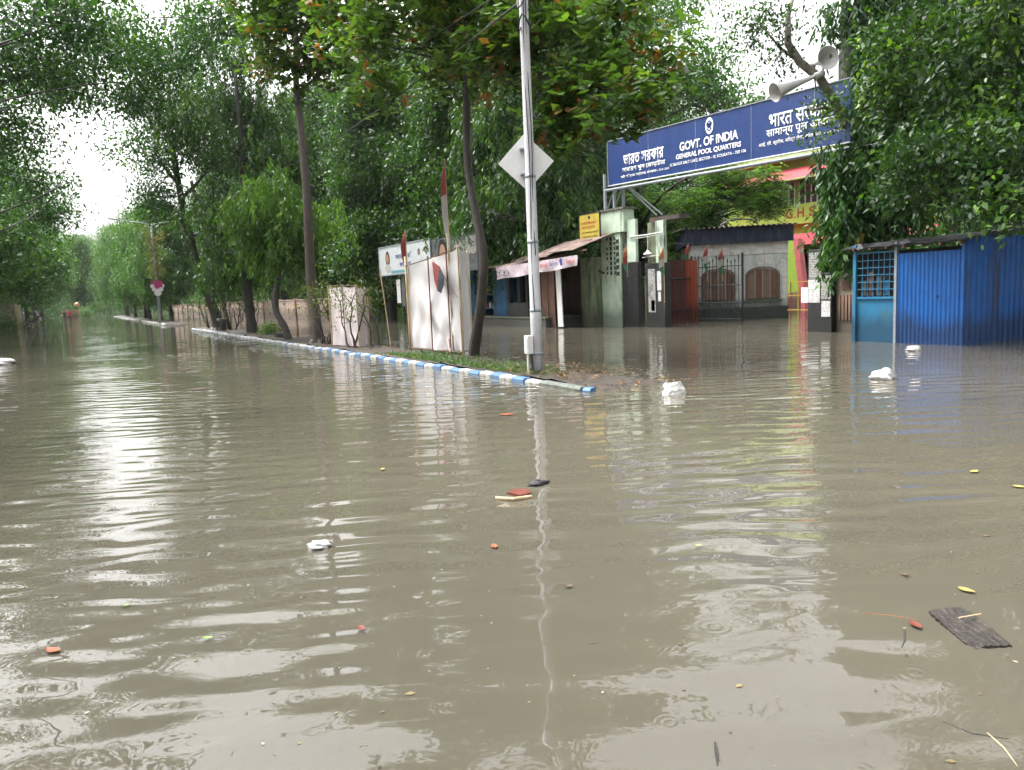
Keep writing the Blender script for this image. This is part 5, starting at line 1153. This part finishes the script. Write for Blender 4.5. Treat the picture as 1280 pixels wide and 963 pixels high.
# ================================================================ BLUE SIGN GANTRY
GX = 18.6
ya, yb_ = 24.36, 13.75
def sz(y_, z_): return z_ - (24.36 - y_) * .0268           # the gantry drops slightly towards its right end
t = thing('signboard', (GX, 18.6, 5.3), 'long navy blue gantry signboard with white lettering across the gate', 'signboard')
p = mb(); p.hexa([(GX, yb_, sz(yb_, 5.44)), (GX + .10, yb_, sz(yb_, 5.44)), (GX + .10, ya, 5.44), (GX, ya, 5.44), (GX, yb_, sz(yb_, 7.06)), (GX + .10, yb_, sz(yb_, 7.06)), (GX + .10, ya, 7.06), (GX, ya, 7.06)]); p.build('panel', 'sign_navy', t)
for z0, h_, mt in ((5.405, .028, 'sign_white'), (7.064, .025, 'steel_grey')):
    p = mb(); p.hexa([(GX - .03, yb_, sz(yb_, z0)), (GX + .13, yb_, sz(yb_, z0)), (GX + .13, ya + .03, z0), (GX - .03, ya + .03, z0), (GX - .03, yb_, sz(yb_, z0 + h_)), (GX + .13, yb_, sz(yb_, z0 + h_)), (GX + .13, ya + .03, z0 + h_), (GX - .03, ya + .03, z0 + h_)]); p.build('frame', mt, t)
p = mb(); p.box(GX - .028, GX + .128, ya + .002, ya + .028, 5.437, 7.062); p.build('frame', 'steel_grey', t)
for q in (22.0, 19.6, 17.2, 14.9):
    p = mb(); p.box(GX - .004, GX - .001, q - .006, q + .006, sz(q, 5.46), sz(q, 7.04)); p.build('seam', 'steel_grey', t)
stick([(GX - .02, ya + .2, 5.27), (GX - .02, yb_, sz(yb_, 5.27))], .05, 8).build('lower_rail', 'steel_grey', t)
stick([(GX + .3, ya + .1, 5.30), (GX + .3, yb_, sz(yb_, 5.30))], .04, 8).build('lower_rail', 'steel_grey', t)
for k in range(12):
    q = ya - .3 - k * .95; stick([(GX - .02, q, sz(q, 5.27)), (GX + .3, q - .45, sz(q - .45, 5.30))], .015, 5).build('lattice', 'steel_grey', t)
for (yy, x_, z1) in ((24.95, GX + .25, 5.95), (24.2, GX + .12, 5.42), (24.0, GX + .4, 5.42)):
    p = mb(); p.box(x_ - .045, x_ + .045, yy - .045, yy + .045, 4.5, z1); p.build('post', 'steel_grey', t)
for (a, b_) in (((GX + .2, 23.6, 5.35), (GX + .6, 22.3, 4.1)), ((GX + .2, 23.45, 5.3), (GX + .7, 22.1, 4.1)), ((GX + .2, 24.3, 4.55), (GX + .2, 23.8, 5.3)), ((GX + .3, 24.9, 4.6), (GX + .15, 24.2, 5.3))):
    stick([a, b_], .03, 6).build('brace', 'steel_grey', t)
for x_ in (20.6,):
    p = mb(); p.box(x_ - .06, x_ + .06, 15.25, 15.37, -.4, sz(13, 7.0)); p.build('post', 'steel_grey', t)
sh = .0268 * -1
LX = GX - .012
lettering('lettering', 'ভারত সরকার', (LX, 23.42, sz(23.42, 6.06)), .40, 'sign_white', t, 2.25, .016, shear=sh)
lettering('lettering', 'সাধারণ পুল েকায়াটার', (LX, 23.5, sz(23.5, 5.77)), .26, 'sign_white', t, 2.4, .014, shear=sh)
lettering('lettering', 'আই. সি. ব্লক, সল্টেলক, কলকাতা - ৭০০ ১০৬', (LX, 23.6, sz(23.6, 5.58)), .15, 'sign_white', t, 2.7, .012, shear=sh)
lettering('lettering', 'GOVT. OF INDIA', (LX, 20.36, sz(20.36, 6.13)), .29, 'sign_white', t, 2.65, .030, shear=sh)
lettering('lettering', 'GENERAL POOL QUARTERS', (LX, 20.55, sz(20.5, 5.86)), .19, 'sign_white', t, 2.95, .026, shear=sh)
lettering('lettering', 'IC BLOCK SALT LAKE, SECTOR - III, KOLKATA - 700 106', (LX, 20.85, sz(20.75, 5.68)), .11, 'sign_white', t, 3.45, .02, shear=sh)
lettering('lettering', 'भारत सरकार', (LX, 16.5, sz(16.5, 6.24)), .38, 'sign_white', t, 2.1, .016, shear=sh)
lettering('lettering', 'सामान्य पूल आवास', (LX, 16.6, sz(16.6, 5.92)), .27, 'sign_white', t, 2.4, .014, shear=sh)
lettering('lettering', 'आई. सी. ब्लॉक, सॉल्ट लेक, कोलकाता - ७०० १०६', (LX, 16.9, sz(16.9, 5.72)), .16, 'sign_white', t, 3.0, .012, shear=sh)
ec = (LX, 18.95, sz(18.95, 6.74))
em = disc(ec, .175, FX, .006, 24, 1.5).build('emblem', 'sign_white', t)
for (dy, dz, r_, q_) in ((0, .08, .075, 1.2), (-.075, .055, .05, 1.4), (.075, .055, .05, 1.4), (0, -.03, .085, .7), (0, -.10, .11, .35), (0, -.155, .05, .5)):
    disc((LX - .007, ec[1] + dy, ec[2] + dz), r_, FX, .004, 12, q_).build('emblem_mark', 'sign_navy', em)
for (dy, dz, r_) in ((0, -.10, .03), (0, .10, .022)): disc((LX - .013, ec[1] + dy, ec[2] + dz), r_, FX, .003, 10).build('emblem_mark', 'sign_white', em)

# ---- loudspeaker horns on the bough
def horn(c, d, ln, r, label):
    t = thing('loudspeaker', c, label, 'loudspeaker', 'horn loudspeakers on the tree')
    d = unit(np.array(d, float)); prof = [(0, .05), (ln * .35, .075), (ln * .6, .12), (ln * .82, r * .62), (ln, r), (ln, r * .96), (ln * .8, r * .58), (ln * .4, .05), (ln * .38, 0)]
    mb().lathe(prof, c, d, 24).build('bell', 'horn_grey', t, True)
    mb().lathe([(-.28, 0), (-.28, .085), (-.02, .085), (0, .05)], c, d, 16).build('driver', 'horn_grey', t, True)
    stick([np.array(c) - [0, 0, .02], np.array(c) + [.05, -.02, -.35]], .02, 6).build('bracket', 'iron_black', t)
h1 = at_depth(1018, 96, 20.1); h2 = at_depth(968, 116, 19.9)
horn(tuple(h1), h2 - h1, float(np.linalg.norm(h2 - h1)), .25, 'grey horn loudspeaker pointing left over the top of the signboard')
h1 = at_depth(1018, 80, 20.6); h2 = at_depth(1046, 74, 20.1)
horn(tuple(h1), h2 - h1 + np.array([-.45, -.35, 0]), 0.65, .30, 'grey horn loudspeaker facing the road in front of the dark trunk')

# ---- overhead cables
def cable(a, b_, sag, label, r=.012):
    a, b_ = np.array(a), np.array(b_); t = thing('overhead_cable', a, label, 'cable', 'overhead cables')
    mb().tube([a + (b_ - a) * u - np.array([0, 0, sag * 4 * u * (1 - u)]) for u in np.linspace(0, 1, 14)], r, 5).build('strand', 'black_rubber', t)
cable((7.4, 12.1, 6.6), at_depth(330, 222, 33), .3, 'black cable slanting from the white pole down behind the island trees', .018)
cable((7.45, 12.1, 7.3), (18.6, 24.9, 5.8), .35, 'thin black cable from the white pole to the signboard post')
cable((7.45, 12.1, 7.0), (7.2, 27, 8.2), .3, 'thin black cable from the white pole to the straight brown trunk')
cable((18.9, 24, 3.3), (24.8, 21.5, 3.2), .15, 'thin cable from the green gate pillar to the guard house', .008)

# ================================================================ LEFT BANK AND FAR END
t = thing('planter_wall', (-4.2, 68, 0), 'low earthy wall with a grassy top at the left edge of the road', 'wall')
p = mb(); p.box(-7.5, -3.25, 66.5, 76, -.4, 2.15); p.build('wall', 'beige_wall', t)
p = mb(); p.box(-3.24, -3.05, 66.45, 66.8, -.4, 2.1); p.build('end_post', 'bamboo', t)
rng = np.random.default_rng(95); P = np.stack([rng.uniform(-7.5, -3.2, 260), rng.uniform(66.4, 76, 260), rng.uniform(2.1, 2.55, 260)], -1)
V, tone = twigs_to_leaves(P, 'small', .16, rng); link(bpy.data.objects.new('grassy_top', leaf_mesh('grassy_top', V - np.array([-4.2, 68, 0]), tone, 'grass_blade')), t)
t = thing('bush', (-3.7, 65, 0), 'scruffy bush in front of the low earthy wall', 'bush')
P = np.array([-3.8, 65.3, .8]) + rng.normal(0, 1, (80, 3)) * [.45, .4, .45]; V, tone = twigs_to_leaves(P, 'small', .14, rng)
link(bpy.data.objects.new('foliage', leaf_mesh('foliage', V - np.array([-3.7, 65, 0]), tone, 'leaf_far')), t); stick([(-3.8, 65.3, -.3), (-3.75, 65.25, .9)], .03).build('stem', 'bark_dark', t)
t = thing('painted_post', (-4.3, 60, 0), 'red and blue painted post at the left edge of the picture', 'post')
p = mb(); p.box(-4.45, -4.05, 58.8, 59.1, -.4, 1.6); p.build('lower_part', 'stall_blue', t)
p = mb(); p.box(-4.45, -4.05, 58.8, 59.1, 1.603, 2.6); p.build('upper_part', 'flag_red', t)
t = thing('debris_heap', (-2.9, 96, 0), 'heap of broken pale branches and boards at the foot of the left trees', 'debris heap')
for k in range(11):
    a = RN.uniform(0, 3.1); c = np.array([-3.1 + RN.normal(0, .5), 95 + RN.normal(0, 1.0), .35 + .15 * k % .8]); d = np.array([math.cos(a), math.sin(a) * .6, RN.normal(.2, .5)]) * RN.uniform(.5, 1.2)
    stick([c - d, c + d], RN.uniform(.04, .1), 6).build('branch', ('bark_grey', 'bark_brown', 'bark_wet')[k % 3], t)
p = mb(); p.obox((-2.6, 94.2, 1.1), (.1, 0, .0), (0, .03, 0), (-.22, 0, .55)); p.build('board', 'white_board', t)
# globe lamp and clipped bush and low wall at the end
t = thing('globe_lamp', (1.9, 172, 0), 'peach-coloured globe on a short post far down the road', 'lamp')
stick([(2.2, 172, -.3), (2.2, 172, 2.3)], .14, 8).build('post', 'wall_pier', t)
g_ = mb(); g_.lathe([(-.42 * math.cos(a), max(.001, .44 * math.sin(a))) for a in np.linspace(0, math.pi, 9)], (1.8, 171.8, 2.45), (0, 0, 1), 14); g_.build('globe', 'globe_peach', t, True)
t = thing('end_wall', (.5, 176, 0), 'low brownish wall across the far end of the road', 'wall')
p = mb(); p.box(-.8, 3.2, 175, 175.4, -.4, 1.3); p.build('wall', 'wall_pier', t); p = mb(); p.box(-.9, 3.3, 174.9, 175.5, 1.303, 1.45); p.build('coping', 'wall_pink', t)
t = thing('bush', (3.2, 168, 0), 'clipped round bush right of the peach globe', 'bush')
P = np.array([3.0, 168, .75]) + unit(rng.normal(0, 1, (110, 3))) * [.75, .75, .8]; V, tone = twigs_to_leaves(P, 'small', .2, rng)
link(bpy.data.objects.new('foliage', leaf_mesh('foliage', V - np.array([3.2, 168, 0]), tone, 'leaf_far')), t); stick([(3, 168, -.3), (3, 168, .8)], .06).build('stem', 'bark_dark', t)
# ---- people wading far down the road
def person(loc, shirt, label, stride, rz, helmet=False):
    me = bpy.data.meshes.new('person')
    J = dict(pel=(0, 0, .95), sp=(0, 0, 1.15), ch=(0, .01, 1.36), nk=(0, .02, 1.50), hd=(0, .0, 1.60), hd2=(0, -.01, 1.72),
             lh=(.10, 0, .90), lk=(.11, -stride * .5, .50), la=(.11, -stride * .55 + .05, .08), lt=(.11, -stride * .55 - .12, .04),
             rh=(-.10, 0, .90), rk=(-.11, stride * .15, .50), ra=(-.11, stride * .7, .12), rt=(-.11, stride * .7 - .14, .04),
             ls=(.19, .01, 1.42), le=(.26, .06, 1.16), lw=(.24, -.08, .94), ld=(.23, -.14, .86), rs=(-.19, .01, 1.42), re=(-.26, .0, 1.16), rw=(-.25, -.12, .96), rd=(-.24, -.17, .88))
    R_ = dict(pel=.15, sp=.14, ch=.16, nk=.06, hd=.095, hd2=.085, lh=.10, lk=.065, la=.045, lt=.04, rh=.10, rk=.065, ra=.045, rt=.04, ls=.075, le=.048, lw=.035, ld=.035, rs=.075, re=.048, rw=.035, rd=.035)
    keys = list(J); E_ = [('pel', 'sp'), ('sp', 'ch'), ('ch', 'nk'), ('nk', 'hd'), ('hd', 'hd2'), ('pel', 'lh'), ('lh', 'lk'), ('lk', 'la'), ('la', 'lt'), ('pel', 'rh'), ('rh', 'rk'), ('rk', 'ra'), ('ra', 'rt'), ('ch', 'ls'), ('ls', 'le'), ('le', 'lw'), ('lw', 'ld'), ('ch', 'rs'), ('rs', 're'), ('re', 'rw'), ('rw', 'rd')]
    me.from_pydata([J[k] for k in keys], [(keys.index(a), keys.index(b_)) for a, b_ in E_], [])
    o = bpy.data.objects.new('tmp', me); COL.objects.link(o); md = o.modifiers.new('skin', 'SKIN'); o.modifiers.new('sub', 'SUBSURF').levels = 1
    for i, k in enumerate(keys): me.skin_vertices[0].data[i].radius = (R_[k] * (1.2 if k in ('ch', 'pel', 'sp') else 1), R_[k] * (.8 if k in ('ch', 'pel', 'sp') else 1)); me.skin_vertices[0].data[i].use_root = (k == 'pel')
    dg = bpy.context.evaluated_depsgraph_get(); nm = bpy.data.meshes.new_from_object(o.evaluated_get(dg)); bpy.data.objects.remove(o)
    nm.materials.clear()
    for mt in ('skin', shirt, 'trousers'): nm.materials.append(MATS[mt])
    for pl in nm.polygons:
        c = pl.center; pl.use_smooth = True
        pl.material_index = 0 if (c.z > 1.49 or (abs(c.x) > .2 and c.z < 1.12)) else (2 if c.z < .98 else 1)
    b_ = thing('person', loc, label, 'person'); b_.rotation_euler = (0, 0, rz)
    link(bpy.data.objects.new('body', nm), b_)
    hh = mb().lathe([(-.06, .098), (.0, .108), (.06, .10), (.11, .06), (.13, .002)], (loc[0], loc[1] + .02, loc[2] + 1.69), (0, 0, 1), 14).build('hair', 'hair', b_, True)
    return b_
person((.35, 141, -.34), 'shirt_red', 'person in a red shirt wading along the far road', .28, .2)
person((-.35, 142.2, -.34), 'shirt_dark', 'person in dark clothes wading beside the person in red', .25, -.1)

# ================================================================ FLOATING THINGS
rngd = np.random.default_rng(101)
def lump(c, r, seed, mat_, name, label, cat, sub=14, sq=(1, 1, .8)):
    rr = np.random.default_rng(seed); k1, k2 = sub * 2, sub; vs, fs = [], []
    ph = rr.uniform(0, 6, 6)
    for i in range(k2 + 1):
        for j_ in range(k1):
            a = math.pi * i / k2; b_ = 2 * math.pi * j_ / k1
            d = np.array([math.sin(a) * math.cos(b_), math.sin(a) * math.sin(b_), math.cos(a)])
            q = 1 + .22 * math.sin(3 * d[0] + ph[0]) * math.sin(4 * d[1] + ph[1]) + .12 * math.sin(7 * d[2] + 5 * d[0] + ph[2]) + .16 * abs(math.sin(5 * d[0] + 9 * d[1] + ph[3])) - .12 * abs(math.sin(11 * d[2] - 6 * d[1] + ph[4])) + rr.normal(0, .045)
            vs.append(np.array(c) + d * q * r * np.array(sq))
    for i in range(k2):
        for j_ in range(k1): fs.append((i * k1 + j_, (i + 1) * k1 + j_, (i + 1) * k1 + (j_ + 1) % k1, i * k1 + (j_ + 1) % k1))
    return tag(mb().add(vs, fs).build(name, mat_, None, True, 0, c), label, cat, 'floating rubbish')
q = on_z(842, 492); 
bl = mb(); c = np.array([q[0], q[1], 0]); pp = np.array([(-.17, -.10, -.08), (.19, -.14, -.08), (.2, .13, -.08), (-.16, .12, -.08), (-.10, -.05, .13), (.05, -.10, .20), (.15, .06, .09), (-.09, .09, .17)])
kk = 7
for (a_, b_, c_, d_) in ((4, 5, 6, 7), (0, 1, 5, 4), (1, 2, 6, 5), (2, 3, 7, 6), (3, 0, 4, 7)):
    vs = []
    for i_ in range(kk + 1):
        for j_ in range(kk + 1):
            u, v = i_ / kk, j_ / kk; pt = pp[a_] * (1 - u) * (1 - v) + pp[b_] * u * (1 - v) + pp[c_] * u * v + pp[d_] * (1 - u) * v
            pt = pt * (1 - .18 * (np.linalg.norm(pt - [0, 0, .05]) / .22) ** 2 * .6) + .012 * np.sin(pt[[1, 2, 0]] * 55 + 1) + .008 * np.sin(pt[[2, 0, 1]] * 120); vs.append(c + pt)
    bl.add(vs, [(i_ * (kk + 1) + j_, (i_ + 1) * (kk + 1) + j_, (i_ + 1) * (kk + 1) + j_ + 1, i_ * (kk + 1) + j_ + 1) for i_ in range(kk) for j_ in range(kk)])
tag(bl.build('foam_block', 'foam', None, False, 0, c), 'white foam block floating off the near end of the island', 'foam block', 'floating rubbish')
q = on_z(1105, 474); lump((q[0], q[1], .03), .155, 3, 'plastic_bag', 'plastic_bag', 'white plastic bag afloat in front of the blue shed', 'plastic bag', 16, (1, 1, .75))
q = on_z(1142, 438); lump((q[0], q[1], .02), .13, 4, 'plastic_bag', 'plastic_bag', 'crumpled pale plastic scrap near the foot of the blue shed', 'plastic bag', 14, (1.1, .9, .5))
q = on_z(399, 684); lump((q[0], q[1], .012), .065, 5, 'plastic_bag', 'plastic_bag', 'small white plastic scrap floating in the left middle water', 'plastic bag', 14, (1.1, 1, .42))
q = on_z(3, 456); lump((q[0], q[1], .06), .32, 6, 'plastic_bag', 'plastic_bag', 'white bundle cut off by the left edge of the picture', 'plastic bag', 14, (1, 1, .4))
# plank
c = on_z(1212, 789); c[2] = 0
a0, a1, a2, a3 = on_z(1160, 767), on_z(1202, 764), on_z(1265, 809), on_z(1213, 812)
t = thing('plank', c, 'dark waterlogged board floating at the lower right', 'board', 'floating rubbish')
rp = np.random.default_rng(17); kx, ky = 26, 14; top, bot = [], []
for i_ in range(kx + 1):
    for j_ in range(ky + 1):
        u, v = i_ / kx, j_ / ky
        if j_ in (0, ky): v += rp.normal(0, .018)
        if i_ in (0, kx): u += rp.normal(0, .012)
        pt = (a0 * (1 - u) + a3 * u) * (1 - v) + (a1 * (1 - u) + a2 * u) * v
        z_ = .010 + .016 * v * (1 - u) + .0012 * math.sin(v * 31 + 2 * math.sin(u * 5)) + .003 * math.sin(u * 7 + v * 4) + rp.normal(0, .0009) - (.012 if (u > .9 and v < .3) else 0)
        top.append((pt[0], pt[1], z_)); bot.append((pt[0], pt[1], -.03))
nn_ = len(top); W1 = ky + 1
fs = [(a * W1 + b_, (a + 1) * W1 + b_, (a + 1) * W1 + b_ + 1, a * W1 + b_ + 1) for a in range(kx) for b_ in range(ky)]
rim = [a * W1 for a in range(kx + 1)] + [kx * W1 + b_ for b_ in range(1, W1)] + [a * W1 + ky for a in range(kx - 1, -1, -1)] + [b_ for b_ in range(ky - 1, 0, -1)]
fs += [(rim[i_], rim[(i_ + 1) % len(rim)], rim[(i_ + 1) % len(rim)] + nn_, rim[i_] + nn_) for i_ in range(len(rim))]
mb().add(top + bot, fs).build('board', 'wet_plank', t)
s0, s1 = on_z(1198, 782), on_z(1226, 777); p = mb(); p.obox(((s0 + s1) / 2) + [0, 0, .036], (s1 - s0) / 2, np.array([.0015, .0025, 0]), (0, 0, .002)); p.build('splinter', 'bamboo', t)
# sodden red cloth with a stick, bottle
c = on_z(645, 620); t = thing('red_scrap', c, 'dark red scrap and pale stick floating below the lamp pole', 'scrap', 'floating rubbish')
pg = [on_z(*v) for v in ((634, 618), (644, 614), (660, 614), (664, 619), (650, 622))]; p = mb(); p.prism([v + [0, 0, -.004] for v in pg], (0, 0, .022)); p.build('scrap', 'leaf_red', t)
stick([on_z(620, 623, .01), on_z(642, 624, .016), on_z(664, 621, .01)], .016, 6).build('stick', 'bamboo', t)
c = on_z(672, 606); lump((c[0], c[1], .008), .07, 8, 'black_rubber', 'dark_scrap', 'small black scrap beside the red scrap below the lamp pole', 'scrap', 12, (1.2, .7, .4))
def twig_thing(pts, r, label, mat_='old_wood'):
    t = thing('twig', on_z(*pts[0]), label, 'twig', 'floating twigs')
    stick([on_z(*v, .001) for v in pts], [r * .7, r * 1.2, r * .4][:len(pts)], 5).build('stem', mat_, t)
twig_thing([(1178, 902), (1215, 917), (1262, 924)], .0026, 'thin dark twig afloat at the bottom right', 'bark_dark')
twig_thing([(1234, 916), (1255, 935), (1272, 958)], .0026, 'thin pale yellow stalk at the bottom right corner', 'bamboo')
twig_thing([(1075, 766), (1110, 769), (1150, 775)], .0018, 'long thin reddish stalk left of the floating board', 'flag_orange')
twig_thing([(1131, 786), (1131, 800), (1127, 810)], .0036, 'short dark curved twig left of the floating board', 'bark_dark')
twig_thing([(894, 928), (896, 942), (897, 957)], .006, 'dark seed pod afloat at the bottom centre', 'bark_dark')
# leaves afloat: each a curled leaf shape of its own
def leaf_shape(ln, wd, curl, mat_):
    k = 7; vs, fs = [], []
    for i in range(k + 1):
        u = i / k; w_ = wd * math.sin(math.pi * min(.98, max(.02, u ** .8))) * .5
        z = .006 + curl * (u - .5) ** 2
        vs += [(ln * (u - .5), -w_, z + curl * .25 * (w_ / wd)), (ln * (u - .5), 0, z - .002), (ln * (u - .5), w_, z + curl * .25 * (w_ / wd))]
    for i in range(k): fs += [(3 * i, 3 * i + 3, 3 * i + 4, 3 * i + 1), (3 * i + 1, 3 * i + 4, 3 * i + 5, 3 * i + 2)]
    return mb().add(vs, fs).mesh('floating_leaf', mat_, smooth=True)
LM = {}
LV = [(66, 815, 'leaf_orange', .11, 'round orange leaf afloat at the lower left'), (452, 788, 'leaf_red', .085, 'small red leaf afloat in the lower middle left'), (1208, 740, 'leaf_yellow', .10, 'yellow leaf afloat above the dark board'), (634, 519, 'leaf_orange', .24, 'orange leaf afloat beyond the red scrap'), (618, 685, 'leaf_orange', .09, 'orange-red leaf afloat in the centre'), (248, 487, 'leaf_brown', .40, 'pinkish brown leaf afloat at left, off the island'), (260, 800, 'leaf_green', .07, 'pale green leaf afloat inside the bright reflection at left'), (158, 759, 'leaf_green', .06, 'greenish leaf afloat left of the bright reflection'), (1217, 591, 'leaf_yellow', .12, 'yellow leaf afloat in the right middle water'), (1275, 610, 'leaf_yellow', .12, 'yellow leaf at the right edge'), (478, 588, 'leaf_yellow', .09, 'yellowish leaf afloat left of the centre'), (872, 684, 'leaf_yellow', .06, 'tiny yellow leaf right of the centre'), (1130, 720, 'leaf_brown', .06, 'brown leaf afloat above the short curved twig'), (710, 735, 'leaf_brown', .06, 'brown leaf afloat beside the pole reflection'), (1145, 784, 'leaf_red', .10, 'sunken reddish leaf beside the short curved twig'), (520, 470, 'leaf_brown', .2, 'brown leaf floating close to the kerb')]
for (px, py, mt, ln, lab) in LV:
    key = (mt, round(ln, 2)); LM.setdefault(key, leaf_shape(ln * .85, ln * .45, .02, mt)); c = on_z(px, py)
    o = place('floating_leaf', LM[key], None, (c[0], c[1], .004), RN.uniform(0, 6.28)); tag(o, lab, 'leaf', 'leaves afloat')
# specks: seeds and petals too small to count
nb = 230; X, Y = [], []
while len(X) < nb:
    q = on_z(rngd.uniform(0, 1280), 400 + 563 * rngd.random() ** .75)
    if q[0] < 6.5 and 0 < q[1] < 60 or (q[0] > 9.3 and q[0] < 16 and q[1] < 40): X.append(q[0]); Y.append(q[1])
X, Y = np.array(X), np.array(Y); az = rngd.uniform(0, 6.28, nb); dd = np.hypot(X, Y)
ln = rngd.lognormal(-4.85, .5, nb) * (1 + dd * .13)
V = leaf_quads(np.stack([X, Y, np.full(nb, .003)], -1), np.stack([np.cos(az), np.sin(az), np.zeros(nb)], -1), np.stack([-np.sin(az), np.cos(az), np.zeros(nb)], -1), ln, ln * .6, .05, 0)
leaf_mat('speck', [(0, (.03, .025, .02)), (.4, (.12, .09, .05)), (.8, (.26, .20, .09)), (1, (.36, .33, .26))], .05, .5, True)
o = stuff(link(bpy.data.objects.new('floating_specks', leaf_mesh('floating_specks', V, rngd.random(nb), 'speck')))); tag(o, 'tiny pale petals, seeds and scum scattered over the water', 'specks')

# ================================================================ RAIN HAZE
hz = mb(); hz.box(-165, 165, -85, 335, -1.42, 28); hzo = hz.build('haze', [])
hm = bpy.data.materials.new('haze'); hm.use_nodes = True; hn = hm.node_tree; hn.nodes.clear()
ho = hn.nodes.new('ShaderNodeOutputMaterial'); hv = hn.nodes.new('ShaderNodeVolumePrincipled')
hv.inputs['Density'].default_value = .00016; hv.inputs['Color'].default_value = (.9, .93, .95, 1); hv.inputs['Anisotropy'].default_value = .2
hn.links.new(hv.outputs[0], ho.inputs['Volume']); hzo.data.materials.append(hm)
stuff(hzo); tag(hzo, 'thin pale rain haze filling the air down the road', 'haze')
